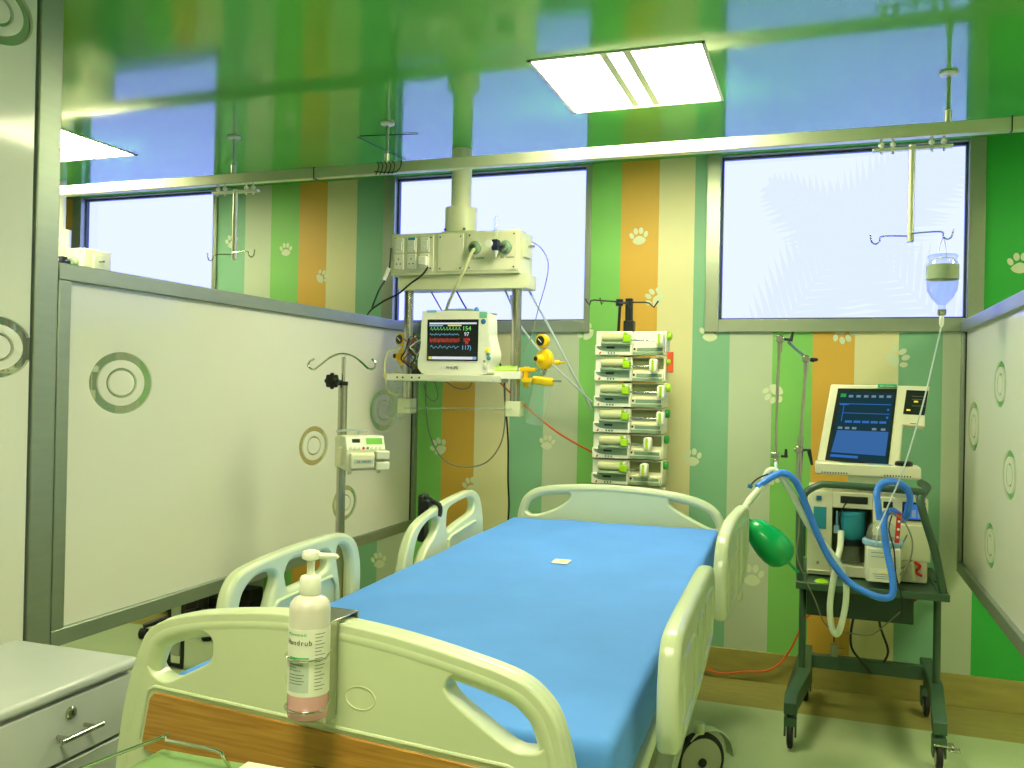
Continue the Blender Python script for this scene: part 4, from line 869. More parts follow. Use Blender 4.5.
def curved_text(s, size, ang0, zc, mt, par=t):
    # letters set round the bottle, facing outward
    a = ang0
    for ch in s:
        if ch != ' ':
            n_ = Vector((math.sin(a), 0, math.cos(a))); p_ = BL @ (Vector((0, zc, 0))+n_*.0384); dx = BL.to_3x3() @ Vector((math.cos(a), 0, -math.sin(a)))
            text(ch, size*SB, p_, dx, Z3, mt, par, 'letter', depth=.0002)
        a += size*(.30 if ch in 'il1.' else .82 if ch in 'MmwW' else .56)/.0384
cam_a = math.radians(28)   # direction of the camera as seen from the bottle
curved_text('Handrub', .0135, cam_a-1.02, .976, 'ink')
curved_text('Microshield', .0068, cam_a-.98, .990, 'inkgreen')
def patch(a0, a1, z0, z1, mt, name, r=.0383):
    mb = MB(BL); n = 10; vs = []
    for k in range(n+1):
        a = a0+(a1-a0)*k/n; vs += [(r*math.sin(a), z0, r*math.cos(a)), (r*math.sin(a), z1, r*math.cos(a))]
    mb.add(vs, [(2*k, 2*k+2, 2*k+3, 2*k+1) for k in range(n)]); return mb.build(name, mt, t)
patch(cam_a-1.05, cam_a+.1, .893, .950, 'labelblue', 'label_field'); patch(cam_a-.95, cam_a+.1, .948, .952, 'inkgreen', 'label_stripe', .0385)
for k, zz in enumerate((.940, .935, .930)): curved_text(('Chlorhexidine', 'Gluconate', 'Handrub')[k] if False else ('Composition', 'Active', 'Antiseptic')[k], .005, cam_a-.90, zz, 'ink')
for k in range(4): patch(cam_a-.92, cam_a-.1-.1*(k % 2), .922-k*.005, .9233-k*.005, 'inkgrey', 'print_line', .0387)
for k in range(17): patch(cam_a+.38, cam_a+.92-.1*(k % 3), .99-k*.0058, .9912-k*.0058, 'inkgrey', 'print_line', .0384)

# ------------------------------------------------------------------ bedside cabinet
cz = .78; cB = at(140, 656.5, 'z', cz); cA = at(21, 634, 'z', cz)
ex = (cB-cA).normalized(); ex = (ex+Vector((.99, .10, 0))*1.0).normalized(); ey = Vector((-ex.y, ex.x, 0))
CF = frame(cB, ex, ey)    # local origin at the far right top corner; x to right, y away
t = thing('bedside_cabinet', CF @ Vector((-.21, -.24, -cz)), 'grey bedside cabinet with a lockable drawer at the lower left', 'cabinet')
MB(CF).box((-.365, -.50, -.024), (0, 0, 0)).build('cabinet_top', 'grey', t, bevel=.009, seg=4)
MB(CF).box((-.355, -.485, -.74), (-.022, -.012, -.024)).build('body', 'grey', t, bevel=.003)
dz = [(-.155, -.032), (-.44, -.162), (-.735, -.447)]
for k, (a, b_) in enumerate(dz):
    dd = MB(CF).box((-.024, -.48, a), (-.006, -.016, b_)).build('drawer' if k < 2 else 'door', 'grey', t, bevel=.003)
    zc = b_-.068 if k == 0 else b_-.08
    hx = .024
    hh = MB(CF).cyl((hx, -.238, zc), (hx, -.132, zc), .0055, n=14)
    hh.cyl((-.008, -.220, zc), (hx, -.220, zc), .0045).cyl((-.008, -.15, zc), (hx, -.15, zc), .0045)
    hh.build('handle', 'steel', dd)
    if k == 0:
        lk = MB(CF).lathe((-.008, -.188, -.062), [(.0135, 0), (.0135, .005), (.010, .008)], 20, (1, 0, 0)).build('lock', 'steel', dd); MB(CF).box((.0, -.190, -.067), (.0012, -.186, -.057)).build('keyhole', 'ink', lk)
for a, b_ in ((-.33, -.45), (-.05, -.45), (-.33, -.05), (-.05, -.05)):
    MB(CF).cyl((a, b_, -cz), (a, b_, -.735), .018, n=14).build('foot', 'rubber', t)

# ------------------------------------------------------------------ green tray table with wire rail (bottom edge)
tz = .80
def tp(px, py, z=tz): return at(px, py, 'z', z)
c0, c1 = tp(165, 748), tp(242, 764); ex = Vector((1, .02, 0)).normalized(); ey = Vector((-ex.y, ex.x, 0)); TF = frame(c0, ex, ey)
t = thing('tray_table', TF @ Vector((.2, -.25, -tz)), 'pale green tray table with a steel wire guard rail at the bottom edge', 'table')
MB(TF).box((-.005, -.42, -.018), (.42, .0, 0)).build('table_top', 'traygreen', t, bevel=.006, seg=3)
pa = TF.inverted()
rr_ = [pa @ at(85, 768, 'z', tz+.03), pa @ at(157, 739, 'z', tz+.03), pa @ at(224, 752, 'z', tz+.03), pa @ at(229, 766, 'z', tz)]
rr_[0] = rr_[1]+(rr_[0]-rr_[1])*3
MB(TF).tube([rr_[0]+Vector((0, 0, -.03)), rr_[0], rr_[1]+(rr_[0]-rr_[1])*.03, rr_[1]+(rr_[2]-rr_[1])*.15, rr_[2]-(rr_[2]-rr_[1])*.12, rr_[2]+Vector((.002, -.003, -.008)), rr_[3]], .003, 10, 3).build('guard_rail', 'chrome', t)
MB(TF).box((.03, -.20, -.72), (.09, -.14, -.018)).build('leg', 'offwhite', t, bevel=.004)
MB(TF).box((-.02, -.40, -tz+.05), (.14, .0, -.70)).build('foot', 'offwhite', t, bevel=.006)
for a in (-.38, -.03):
    for bb in (.0, .12): MB(TF).lathe((bb-.01, a, -tz+.0255), [(.022, 0), (.025, .003), (.025, .017), (.022, .02)], 18, (1, 0, 0)).build('caster', 'rubber', t)
q = pa @ tp(248, 769)
tag(MB(TF).box((q.x, q.y-.20, .0005), (q.x+.10, q.y, .012)).build('paper_pad', 'label', bevel=.001), 'white pad of paper on the green tray table', 'paper')

# ------------------------------------------------------------------ ventilator trolley
t = thing('ventilator_trolley', (.93, -.5, 0), 'dark green steel trolley on four casters carrying the ventilator', 'trolley')
zs_ = .645
for s, fxx, bxx in ((0, .650, .700), (1, 1.182, 1.200)):
    a = Vector((fxx, -.80, .165)); b_ = Vector((bxx, -.18, .235)); xm_ = (fxx+bxx)/2
    MB().prism([(fxx-.025, -.82, .138), (fxx-.025, -.82, .185), (fxx-.025, -.77, .21), (bxx-.025, -.55, .245), (bxx-.025, -.16, .245), (bxx-.025, -.16, .19), (bxx-.025, -.55, .19), (fxx-.025, -.77, .145)], (.05, 0, 0)).build('base_leg', 'darkgreen', t, bevel=.004)
    MB().cyl((xm_+.01, -.52, .22), (xm_+.008, -.52, .655), .0145, n=18).build('post', 'darkgreen', t)
    for (cx_, cy_, br) in ((fxx, -.79, s == 1), (bxx, -.20, False)):
        ck = MB().lathe((cx_-.012, cy_, .0505), [(.036, 0), (.048, .003), (.0505, .006), (.0505, .018), (.048, .021), (.036, .024)], 30, (1, 0, 0)).build('caster', 'rubber', t)
        MB().lathe((cx_-.014, cy_, .0505), [(.030, 0), (.034, .002), (.034, .026), (.030, .028)], 24, (1, 0, 0)).build('wheel_hub', 'wheelgrey', ck)
        MB().box((cx_-.024, cy_-.024, .05), (cx_-.017, cy_+.024, .105)).box((cx_+.017, cy_-.024, .05), (cx_+.024, cy_+.024, .105)).box((cx_-.024, cy_-.028, .092), (cx_+.024, cy_+.028, .125)).build('fork', 'darkgreen', ck, bevel=.002)
        MB().cyl((cx_, cy_, .105), (cx_, cy_, .16 if cy_ < -.5 else .20), .015).build('stem', 'darkgreen', ck)
        if br: MB().box((cx_-.02, cy_-.03, .095), (cx_+.05, cy_+.01, .103)).box((cx_+.03, cy_-.04, .085), (cx_+.07, cy_-.005, .092)).build('brake_pedal', 'steel', ck, bevel=.002)
MB().box((.70, -.31, .185), (1.21, -.27, .243)).build('cross_member', 'darkgreen', t, bevel=.003)
MB().box((.66, -.76, .622), (1.215, -.70, .650)).box((.66, -.25, .622), (1.215, -.20, .650)).box((.66, -.70, .622), (.70, -.25, .650)).box((1.175, -.70, .622), (1.215, -.25, .650)).box((.70, -.70, .640), (1.175, -.25, .648)).build('shelf', 'darkgreen', t, bevel=.003)
MB().tube([(.675, -.72, .645), (.668, -.715, .88), (.680, -.71, .985), (.735, -.70, 1.030), (.80, -.70, 1.038), (1.08, -.70, 1.030), (1.125, -.70, 1.02)], .0145, 14, 4).build('handle_bar', 'darkgreen', t)
MB().tube([(1.195, -.73, .645), (1.165, -.725, .80), (1.120, -.72, .95), (1.112, -.71, 1.00), (1.13, -.66, 1.025), (1.155, -.50, 1.03), (1.16, -.22, 1.02)], .0155, 14, 4).build('handle_bar', 'darkgreen', t)
MB().tube([(.675, -.715, .86), (.675, -.5, .90), (.675, -.25, .92), (.675, -.22, .66)], .012, 12, 3).build('side_tube', 'darkgreen', t)
MB().box((.70, -.66, .50), (1.10, -.30, .622)).build('drawer_box', 'darkgreen2', t, bevel=.004)
# ventilator unit
t = thing('ventilator', (.93, -.5, .65), 'cream ventilator with a teal filter bowl in a recess on the green trolley', 'ventilator')
yf = -.60
VX = Matrix.Translation((-.014, 0, 0))
u = MB(VX)
u.box((.712, yf, .655), (.808, -.25, 1.0)); u.box((.962, yf, .655), (1.165, -.25, .99)); u.box((.808, yf, .935), (.962, -.25, 1.0)); u.box((.808, yf, .655), (.962, -.25, .70)); u.box((.808, -.48, .70), (.962, -.25, .935))
u.build('housing', 'cream2', t, bevel=.004)
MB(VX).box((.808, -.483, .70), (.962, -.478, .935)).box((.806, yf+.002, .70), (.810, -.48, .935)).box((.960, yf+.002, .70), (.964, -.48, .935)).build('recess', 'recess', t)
MB(VX).lathe((.885, -.545, .80), [(.03, 0), (.045, .012), (.052, .03), (.054, .05), (.054, .10), (.056, .102), (.056, .115), (.05, .12)], 36).build('filter_bowl', 'teal', t)
MB(VX).lathe((.885, -.545, .775), [(.025, 0), (.045, .004), (.045, .022), (.03, .026)], 24).build('filter_base', 'black', t)
MB(VX).lathe((.885, -.545, .705), [(.03, 0), (.033, .005), (.03, .07)], 20).build('water_trap', 'clear', t)
MB(VX).box((.815, -.595, .83), (.835, -.57, .86)).cyl((.826, -.58, .86), (.826, -.58, .92), .004).build('sensor_plug', 'ltblue', t)
MB(VX).box((.838, yf-.004, .955), (.942, yf, .985)).build('connector_panel', 'bezel', t, bevel=.002); MB(VX).box((1.0, yf-.004, .945), (1.035, yf, .972)).build('power_switch', 'bezel', t, bevel=.002)
MB(VX).box((.735, yf-.003, .845), (.785, yf, .935)).build('blue_label', 'teal', t)
MB(VX).box((.745, yf-.003, .962), (.765, yf, .980)).build('badge', 'bluebutton', t)
MB(VX).lathe((.755, yf, .705), [(.009, 0), (.007, .003)], 12, (0, -1, 0)).build('screw', 'steel', t)
MB(VX).box((.715, yf-.012, .67), (.80, yf, .675)).box((.73, yf-.003, .69), (.79, yf, .78)).build('panel_relief', 'cream', t, bevel=.003)
MB(VX).box((.975, yf-.006, .66), (1.06, yf, .94)).build('side_door', 'cream2', t, bevel=.003)
MB(VX).box((1.07, yf-.004, .90), (1.155, yf, .975)).build('display_panel', 'bezel', t, bevel=.002)
dp = MB(VX).box((1.078, yf-.006, .908), (1.147, yf-.003, .967)).build('small_screen', 'v_lt', t)
for k in range(3): MB(VX).box((1.083+.022*k, yf-.0072, .915), (1.098+.022*k, yf-.0058, .955-.01*(k % 2))).build('readout', 'v_text', dp)
MB(VX).box((1.062, yf-.01, .74), (1.175, yf, .885)).build('gas_module', 'cream', t, bevel=.004)
# ventilator screen
be, al = math.radians(20), math.radians(17)
sx = Vector((math.cos(be), -math.sin(be)*-1, 0)); sx = Vector((math.cos(be), math.sin(be), 0)); sback = Vector((-sx.y, sx.x, 0)); sup = (Z3*math.cos(al)+sback*math.sin(al)).normalized()
SO = at(875, 425, 'y', -.52)
def fit_screen():
    return None
tl, tr, bl, br = at(836.5, 387, 'y', -.46), at(903, 388, 'y', -.46), at(820, 460, 'y', -.56), at(888, 467, 'y', -.56)
sx = ((tr-tl)+(br-bl)).normalized(); sup = ((tl-bl)+(tr-br)); sup = (sup-sx*sup.dot(sx)*.0).normalized()
# solve for a true rectangle: keep the screen plane, tilt back, and lean it with its own stand
sn = sx.cross(sup).normalized()
def sp_(px, py, off=0):
    d = fw+rt*((px-512)/FPX)-up*((py-384)/FPX); o0 = (tl+br)/2+sn*off; k_ = (o0-EYE).dot(sn)/d.dot(sn); return EYE+d*k_
t = thing('ventilator_screen', (.93, -.50, 1.05), 'cream touchscreen console with green caption on top of the ventilator', 'screen')
def poly(pts, name, mt, th, par, off=0, bev=.004):
    P = [sp_(a, b_, off) for a, b_ in pts]
    return MB().prism(P, sn*(-th if th > 0 else -th)).build(name, mt, par, bevel=bev, smooth=True)
hs = poly([(831, 384), (930, 386), (925, 412), (925, 427), (903, 425), (900, 464), (895, 467), (817, 461)], 'console', 'cream2', .045, t, 0, .005)
poly([(838, 388.5), (897, 389), (888, 469-1.5), (825, 460)], 'bezel', 'bezel', -.003, hs, .0, .001)
ds = poly([(841, 392), (894.5, 393), (886, 464), (829, 458)], 'display', 'v_back', -.001, hs, .0032, 0)
def sq(pts, mt, name='display_field', off=.0048): return poly(pts, name, mt, -.0006, ds, off, 0)
sq([(837.2, 430), (888.5, 432), (885.3, 456), (831, 452)], 'v_blue'); sq([(830.5, 454), (858, 456), (857.7, 458.5), (830, 456.5)], 'v_lt')
sq([(846, 421.5), (887.5, 423.5), (887.2, 425.5), (845.6, 423.5)], 'v_lt') if False else None
for a0, b0 in ((841, 393), ): sq([(841, 393.5), (846.5, 393.7), (846, 397), (840.3, 397)], 'v_green')
for k in range(6): sq([(849+k*7.6, 395+.1*k), (853.4+k*7.6, 395.1+.1*k), (853+k*7.6, 397.4+.1*k), (848.6+k*7.6, 397.3+.1*k)], 'v_text')
sq([(839.5, 403.2), (891, 404.5), (890.9, 405.2), (839.4, 403.9)], 'v_lt'); sq([(844, 403.5), (844.7, 403.5), (841.5, 421), (840.8, 421)], 'v_lt'); sq([(840, 403.5), (849, 403.8), (848.8, 405), (839.8, 404.8)], 'v_lt')
sq([(843, 412.5), (889.8, 414), (889.7, 414.6), (842.8, 413.1)], 'v_lt')
for k in range(5): sq([(845+k*8.6, 420.3+.25*k), (852+k*8.6, 420.5+.25*k), (851.7+k*8.6, 422.8+.25*k), (844.7+k*8.6, 422.6+.25*k)], 'v_lt')
sq([(887.3, 408.8), (889.2, 408.9), (889, 411), (887.1, 410.9)], 'v_lt'); sq([(886.3, 416.6), (888.2, 416.7), (888, 418.9), (886.1, 418.8)], 'v_lt')
for cx_, cy_ in ((838, 430-3.5), (845, 426.8), (852, 427), (872, 428), (881, 428.4)): sq([(cx_, cy_), (cx_+4.5, cy_+.2), (cx_+4.2, cy_+2.4), (cx_-.3, cy_+2.2)], 'v_text')
poly([(878, 384.2), (897, 384.6), (896.6, 388), (877.6, 387.6)], 'caption_plate', mat('bright_green_plate', (.02, .42, .20), .4), -.006, t, .001, .001)
text('Servo Ventilator', .0085, sp_(887.3, 386.2, .0078), sx, sup, 'label', t)
kp = poly([(906.5, 390), (928.5, 391), (924.5, 415.5), (903, 414)], 'side_panel', 'bezel', -.0025, hs, .0, .001)
poly([(914, 400.8), (918.2, 401), (918, 402.6), (913.8, 402.4)], 'indicator', 'yl', -.001, kp, .003, 0); poly([(906.5, 409.2), (910.5, 409.4), (910.3, 410.9), (906.3, 410.7)], 'indicator', 'yl', -.001, kp, .003, 0)
for yy in (396, 399, 405.5): poly([(912, yy), (925.5, yy+.5), (925.4, yy+1), (911.9, yy+.5)], 'print_line', 'inkgrey', -.0006, kp, .003, 0)
poly([(910, 423.2), (916.2, 423.5), (916.2, 424), (910, 423.7)], 'slot', 'ink', -.0008, hs, .0, 0)
# control ledge below the display
Lz = [at(815, 462, 'y', -.62), at(921, 467.5, 'y', -.62), at(922, 480, 'y', -.62), at(815, 474, 'y', -.62)]
MB().prism(Lz, (.0, .13, .0)).build('control_ledge', 'cream2', t, bevel=.006)
sl = MB(); 
for k in range(10):
    p = Lz[3].lerp(Lz[2], .07+.026*k)+Vector((0, -.0005, .010)); MB().cbox(p, (.004, .003, .006)).build('vent_slot', 'ink', t)
for k in range(10):
    p = Lz[3].lerp(Lz[2], .66+.026*k)+Vector((0, -.0005, .010)); MB().cbox(p, (.004, .003, .006)).build('vent_slot', 'ink', t)
p = Lz[1]+Vector((-.06, .03, .002)); MB().lathe(p, [(.032, 0), (.034, .004), (.033, .014), (.026, .018)], 28).build('rotary_knob', 'black', t)
MB().cbox(Lz[0].lerp(Lz[1], .62)+Vector((0, .02, .002)), (.09, .022, .003)).build('ledge_key', 'ltblue', t)
cc = Lz[2].lerp(Lz[3], .5)
MB().box((cc.x-.07, -.60, 1.03), (cc.x+.07, -.46, cc.z+.012)).cyl((cc.x, -.52, .995), (cc.x, -.52, 1.06), .03).build('swivel_mount', 'cream', t, bevel=.004)
MB().cbox(at(891, 480.5, 'y', -.625), (.028, .02, .014)).build('blue_latch', 'bluebutton', t, bevel=.003)
# humidifier
t = thing('humidifier', (1.03, -.72, .62), 'white heated humidifier with a clear chamber in front of the ventilator', 'humidifier')
hx0, hx1 = at(866, 560, 'y', -.76).x, at(901, 560, 'y', -.76).x
ztop = at(885, 548, 'y', -.76).z; zbot = at(885, 583, 'y', -.76).z
MB().box((hx0, -.76, zbot), (hx1, -.625, ztop)).build('base_unit', 'offwhite', t, bevel=.008)
MB().lathe(((hx0+hx1)/2, -.69, ztop), [(.060, 0), (.074, .003), (.076, .018), (.07, .024)], 32).build('heater_ring', 'ltblue', t)
MB().lathe(((hx0+hx1)/2, -.69, ztop+.024), [(.058, 0), (.060, .02), (.052, .048), (.028, .066), (.012, .075), (.012, .10)], 32).build('water_chamber', 'clear', t)
MB().lathe(((hx0+hx1)/2, -.69, ztop+.02), [(.062, 0), (.062, .008)], 32).build('chamber_base', 'steel', t)
MB().rect(((hx0+hx1)/2+.0, -.7605, zbot+.03), X3, Z3, .10, .05, .001).build('paper_label', 'label', t)
MB().rect(((hx0+hx1)/2+.01, -.7618, zbot+.042), X3, Z3, .05, .004, .0006).build('print_line', 'yl', t)
for k in range(3): MB().rect(((hx0+hx1)/2, -.7618, zbot+.032-.008*k), X3, Z3, .075-.01*k, .002, .0006).build('print_line', 'inkgrey', t)
for k in range(2): MB().rect(((hx0+hx1)/2-.02, -.7618, ztop-.02-.016*k), X3, Z3, .05, .002, .0006).build('print_line', 'bluebutton', t)
MB().cyl(((hx0+hx1)/2+.03, -.762, ztop-.03), ((hx0+hx1)/2+.03, -.77, ztop-.03), .012).build('dial', 'offwhite', t)
pr_ = at(898, 528, 'y', -.80)
tag(MB().rect(pr_, (.99, 0, .05), (.06, 0, 1), .017, .115, .002).build('warning_strip', 'red'), 'red strip with white markings hanging in front of the ventilator', 'strip')
for k in range(3): MB().cyl(pr_+Vector((-.001+.002*k, -.0005, -.035+.03*k)), pr_+Vector((-.001+.002*k, -.003, -.035+.03*k)), .005, n=12).build('white_mark', 'white', bpy.data.objects['warning_strip'])
# breathing tubes
def ribbed(name, pts, r, mt, label, sm=14):
    P = catmull(pts, sm); out = [P[0]]; acc = 0
    Q = []; step = .0075
    for a, b_ in zip(P[:-1], P[1:]):
        d = (b_-a).length
        k = max(1, int(d/step*2)); 
        for j in range(k): Q.append(a.lerp(b_, j/k))
    R = [r*(1.0 if i % 2 else .90) for i in range(len(Q))]
    return tag(MB().tube(Q, R, 12).build(name, mt), label, 'breathing tube')
ribbed('breathing_tube', Y((757, 487, -.98), (772, 477, -.95), (784, 473, -.93), (796, 482, -.92), (806, 505, -.91), (818, 535, -.90), (832, 562, -.9), (850, 583, -.9), (872, 595, -.9), (887, 598, -.88), (893, 592, -.87), (892, 575, -.86), (887, 550, -.84), (884, 525, -.83), (886, 514, -.80), (893, 511, -.74), (899, 515, -.68)), .0135, 'blue', 'long blue corrugated breathing tube sweeping from the support arm to the ventilator')
ribbed('breathing_tube', Y((880, 520, -.82), (878, 505, -.82), (877, 492, -.81), (883, 483, -.81), (895, 482, -.80), (906, 488, -.79), (910, 499, -.77), (907, 514, -.72), (903, 520, -.66)), .0135, 'blue', 'short blue corrugated tube looping over the ventilator top')
ribbed('breathing_tube', Y((762, 487, -.93), (768, 472, -.92), (777, 472, -.92), (790, 490, -.90), (806, 521, -.88), (822, 542, -.86), (836, 560, -.84), (845, 578, -.82), (846, 600, -.82), (842, 622, -.82), (837, 634, -.80), (832, 628, -.80), (830, 605, -.80), (835, 570, -.80), (840, 548, -.78), (841, 530, -.76)), .0125, 'tubewhite', 'white corrugated breathing tube looping below the trolley shelf')
t = thing('tube_connector', at(752, 497, 'y', -1.0), 'clear white Y connector joining the breathing tubes above the green bag', 'connector')
MB().tube(Y((762, 486, -.97), (750, 500, -1.0), (743, 510, -1.02)), [.013, .014, .011], 12).build('tube_body', 'tubewhite', t)
MB().tube(Y((746, 507, -1.01), (741, 516, -1.03)), [.015, .012], 12).build('cuff', 'white', t)
MB().tube(Y((750, 486, -.98), (757, 479, -.97), (768, 474, -.95)), .003, 8, 4).build('sensor_wire', 'black', t)
MB().tube(Y((748, 485.5, -.985), (752, 487, -.98)), .008, 10).build('blue_cap', 'bluebutton', t)
# green bag
bc = at(771, 547, 'y', -1.0); d_ = (at(795, 570, 'y', -1.0)-at(750, 524, 'y', -1.0)).normalized(); s0 = at(747, 520, 'y', -1.0)
t = thing('reservoir_bag', bc, 'green rubber reservoir bag hanging from the white connector right of the bed', 'bag')
Lb = (at(796, 571, 'y', -1.0)-s0).length
MB().lathe(s0, [(.010, 0), (.013, .010), (.030, .020), (.045, .040), (.057, .08), (.064, .12), (.064, .155), (.056, .185), (.038, .203), (.014, .212), (.006, .215), (.005, Lb+.01)], 32, d_).build('bag', 'greenbag', t)
MB().lathe(s0-d_*.022, [(.012, 0), (.014, .006), (.013, .024)], 18, d_).build('bag_neck', 'lime', t)
# support arm
t = thing('support_arm', at(799, 490, 'y', -.72), 'jointed steel support arm with black levers rising beside the ventilator', 'support arm')
ay = -.72
S = lambda px, py, y=ay: at(px, py, 'y', y)
MB().tube([S(799, 492), S(799, 470)], .010, 14).build('lower_tube', 'steel', t)
MB().tube([S(799.5, 472), S(800, 448)], .013, 14).build('elbow_block', 'steel', t)
MB().tube([S(800.5, 440), S(806, 368)], .0065, 12).build('rod', 'steel', t)
MB().tube([S(800, 449), S(801, 437)], .011, 12).build('rod_sleeve', 'steel', t)
MB().lathe(S(798.5, 449.5)+Vector((0, .012, 0)), [(.012, 0), (.016, .004), (.016, .024), (.012, .028)], 20, (0, -1, 0)).build('joint', 'steel', t)
MB().tube([S(806, 372), S(806.5, 362)], .010, 12).lathe(S(806, 359)+Vector((0, .01, 0)), [(.012, 0), (.016, .004), (.016, .02), (.012, .024)], 20, (0, -1, 0)).build('joint', 'steel', t)
MB().tube([S(805, 357), S(788, 342)], .006, 12).build('rod', 'steel', t)
MB().lathe(S(780, 339)+Vector((0, .01, 0)), [(.013, 0), (.017, .004), (.017, .02), (.013, .024)], 20, (0, -1, 0)).tube([S(779.5, 352), S(780, 342)], .010, 12).build('joint', 'steel', t)
MB().tube([S(779, 352), S(777, 400)], .0065, 12).build('rod', 'steel', t)
MB().tube([S(777, 400), S(775.5, 454)], .0055, 12).build('gooseneck', 'steel', t)
MB().cbox(S(775.5, 455), (.034, .026, .022)).cbox(S(776, 461), (.024, .022, .02)).build('tube_clamp', 'steel', t, bevel=.003)
MB().tube([S(776, 463, -.73), S(776, 472, -.85)], .006, 10).build('hanger', 'palehose', t)
for a, b_, c_ in (((784, 339), (791, 340), (793, 332)), ((808, 359), (813, 360), (818, 359.5)), ((802, 450), (809, 450), (812, 465)), ((781, 456), (786, 456.5), (786, 449))):
    MB().tube([S(*a), S(*b_), S(*c_)], [.006, .0095, .005], 10).build('lever', 'black', t)
# cables on the trolley
def cab(pts, r, mt, label, name='trolley_cable', cat='cable'): return hose(name, pts, r, mt, label, cat)
cab(Y((800, 492, -.78), (799, 530, -.78), (797, 555, -.78), (805, 578, -.78), (815, 600, -.78), (826, 625, -.76), (845, 632, -.74), (870, 635, -.7), (885, 625, -.68), (900, 612, -.66)), .0026, 'greycable', 'thin grey cable hanging from the support arm and looping below the trolley shelf')
cab(Y((842, 535, -.63), (840, 520, -.63), (843, 508, -.63), (851, 499, -.63), (862, 498, -.63)), .0026, 'ink', 'thin dark cable arching in front of the teal filter bowl')
cab(Y((890, 512, -.84), (903, 520, -.84), (912, 540, -.84), (910, 560, -.84), (900, 575, -.83)), .0028, 'greycable', 'grey sensor cable right of the red strip on the ventilator')
cab(Y((892, 515, -.85), (889, 530, -.85), (894, 550, -.85), (896, 575, -.84), (902, 600, -.82), (901, 620, -.8)), .0026, 'ink', 'dark cable crossing the blue tube in front of the ventilator')
cab(Y((907, 535, -.70), (898, 555, -.70), (901, 568, -.70), (912, 560, -.70)), .003, 'greycable', 'short grey cable loop beside the humidifier')
cab(Y((832, 590, -.6), (840, 605, -.58), (858, 607, -.56), (875, 590, -.55)), .0055, 'black', 'black power cable drooping under the trolley drawer, upper loop')
cab(Y((836, 590, -.6), (845, 612, -.58), (862, 613, -.56), (880, 590, -.55)), .0055, 'black', 'black power cable drooping under the trolley drawer, lower loop')
cab(Y((862, 598, -.5), (853, 620, -.48), (851, 645, -.46), (860, 660, -.40), (870, 672, -.33)), .005, 'black', 'black cable curving down to the trolley cross member')
cab(Y((876, 590, -.5), (880, 625, -.48), (888, 650, -.42), (884, 662, -.36)), .005, 'black', 'black cable hanging straight toward the trolley cross member')
cab(Y((834, 625, -.6), (834, 642, -.58)), .003, 'black', 'short black wire above the hanging plug', 'plug_wire')
tag(MB().cbox(at(834, 650, 'y', -.58), (.028, .02, .048)).tube(Y((838, 648, -.58), (844, 648.5, -.58)), .003, 6).tube(Y((838, 654, -.58), (844, 654.5, -.58)), .003, 6).build('hanging_plug', 'greycable', bevel=.003), 'grey plug dangling below the trolley shelf', 'plug')
cab(Y((917, 556, -.56), (925, 565, -.56), (926, 580, -.54), (918, 598, -.46), (905, 604, -.40), (880, 612, -.30), (830, 606, -.1), (806, 618, -.08), (799, 632, -.06), (790, 650, -.05), (779, 664, -.04), (765, 671, -.035), (745, 671.5, -.035), (722, 673.5, -.035), (708, 669, -.035), (695, 660, -.035)), .0052, 'orange', 'orange cable running from the ventilator down to the skirting and floor', 'orange_cable')
tag(MB().tube(Y((914, 562, -.62), (920, 566, -.62), (916, 572, -.62), (922, 576, -.62)), .006, 8, 3).build('red_valve', 'red'), 'small red valve at the lower right of the ventilator', 'valve')
tag(MB().tube(Y((911, 562, -.66), (914, 580, -.66)), [.011, .009], 10).build('inline_filter', 'creamhose'), 'cream inline filter hanging at the right of the humidifier', 'filter')
tag(MB().lathe(at(822, 585, 'y', -.72), [(.03, 0), (.032, .006), (.02, .018), (.004, .022)], 20, (.3, -.4, 1)).build('mask', 'lime'), 'pale green mask lying under the trolley shelf at the left', 'mask')

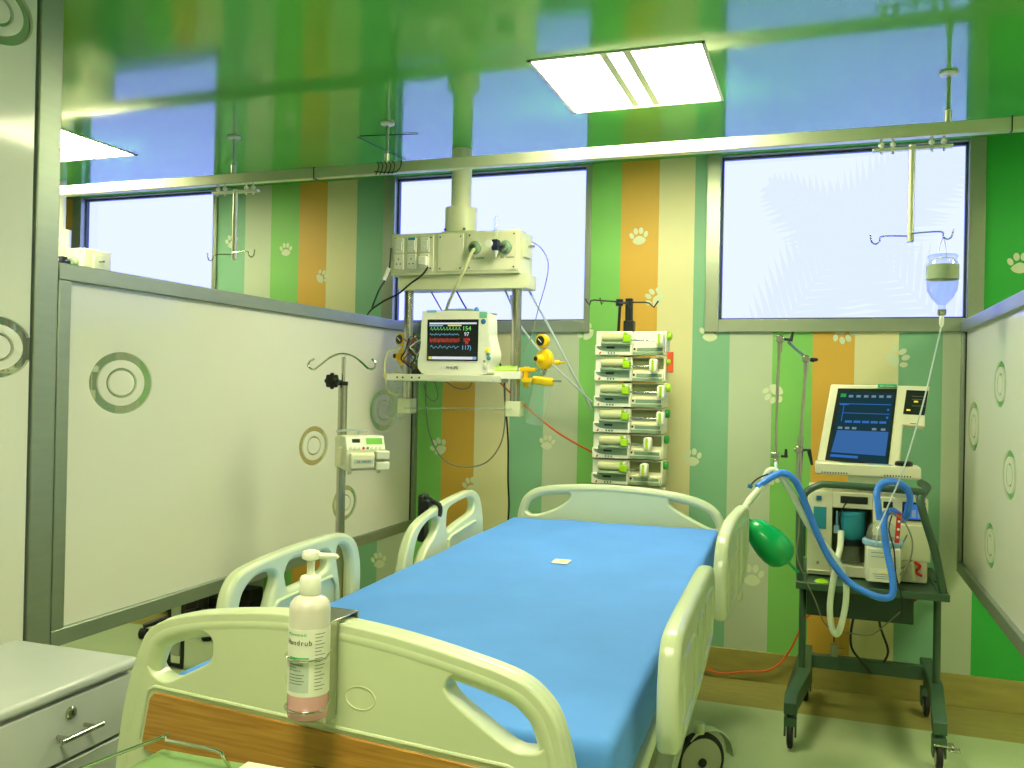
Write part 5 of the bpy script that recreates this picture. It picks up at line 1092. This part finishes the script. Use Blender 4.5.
# ------------------------------------------------------------------ neighbouring bay things seen under the partition
t = thing('office_chair', (-2.48, -.55, 0), 'black swivel chair on casters in the neighbouring bay, seen under the partition', 'chair')
cps = [(-2.693, -.605), (-2.363, -.503)]
hub = Vector((-2.50, -.36, 0))
MB().cyl(hub+Vector((0, 0, .08)), hub+Vector((0, 0, .42)), .03).build('gas_lift', 'black', t)
for k in range(5):
    if k < 2: e = Vector((cps[k][0], cps[k][1], .058))
    else: an = math.radians([60, 130, -10][k-2]); e = hub+Vector((.27*math.cos(an), .27*math.sin(an)*.8, .058))
    a = MB().tube([hub+Vector((0, 0, .12)), (hub+e)/2+Vector((0, 0, .075)), e+Vector((0, 0, .01))], [.022, .018, .012], 10).build('base_arm', 'black', t)
    MB().lathe(e+Vector((-.022, 0, -.030)), [(.022, 0), (.028, .004), (.028, .040), (.022, .044)], 18, (1, .3, 0)).build('caster', 'rubber', a)
MB().cbox(hub+Vector((.0, .05, .46)), (.46, .40, .08)).build('seat', 'black', t, bevel=.03, seg=4)
MB().cbox(hub+Vector((.0, .24, .80)), (.42, .05, .45)).build('backrest', 'black', t, bevel=.02, seg=3); MB().box(hub+Vector((-.03, .24, .42)), hub+Vector((.03, .27, .62))).build('back_support', 'black', t)
a_, b__ = at(158, 612, 'y', -.16), at(250, 600, 'y', -.16)
t = thing('equipment_case', ((a_.x+b__.x)/2, -.09, 0), 'low black equipment case on the floor of the neighbouring bay under the partition', 'case')
MB().box((a_.x, -.16, .02), (b__.x, -.03, .20)).build('case_body', 'black', t, bevel=.01)
MB().box((a_.x-.004, -.164, .12), (b__.x+.004, -.026, .135)).build('lid_seam', 'rubber', t)
for x_ in (a_.x+.05, b__.x-.05): MB().cyl((x_, -.09, 0), (x_, -.09, .02), .015, n=12).build('foot', 'rubber', t)
t = thing('tubular_stand', (-2.21, -.93, 0), 'slim dark tubular stand with pale plate, glimpsed through the foot board opening', 'stand')
MB().tube([(-2.245, -.93, .55), (-2.245, -.93, .05), (-2.235, -.93, .018), (-2.205, -.93, .014), (-2.175, -.93, .018), (-2.165, -.93, .05), (-2.165, -.93, .55)], .010, 10, 3).build('tubular_foot', 'bezel', t)
MB().box((-2.232, -.935, .06), (-2.178, -.925, .54)).build('plate', 'offwhite', t, bevel=.002)

# ------------------------------------------------------------------ light
wd = bpy.data.worlds.new('sky'); scene.world = wd; wd.use_nodes = True
wd.node_tree.nodes['Background'].inputs[0].default_value = (.72, .82, 1.5, 1); wd.node_tree.nodes['Background'].inputs[1].default_value = 1.25
vs = scene.view_settings; vs.view_transform = 'Standard'; vs.look = 'None'; vs.exposure = 0; vs.gamma = 1; vs.use_curve_mapping = False
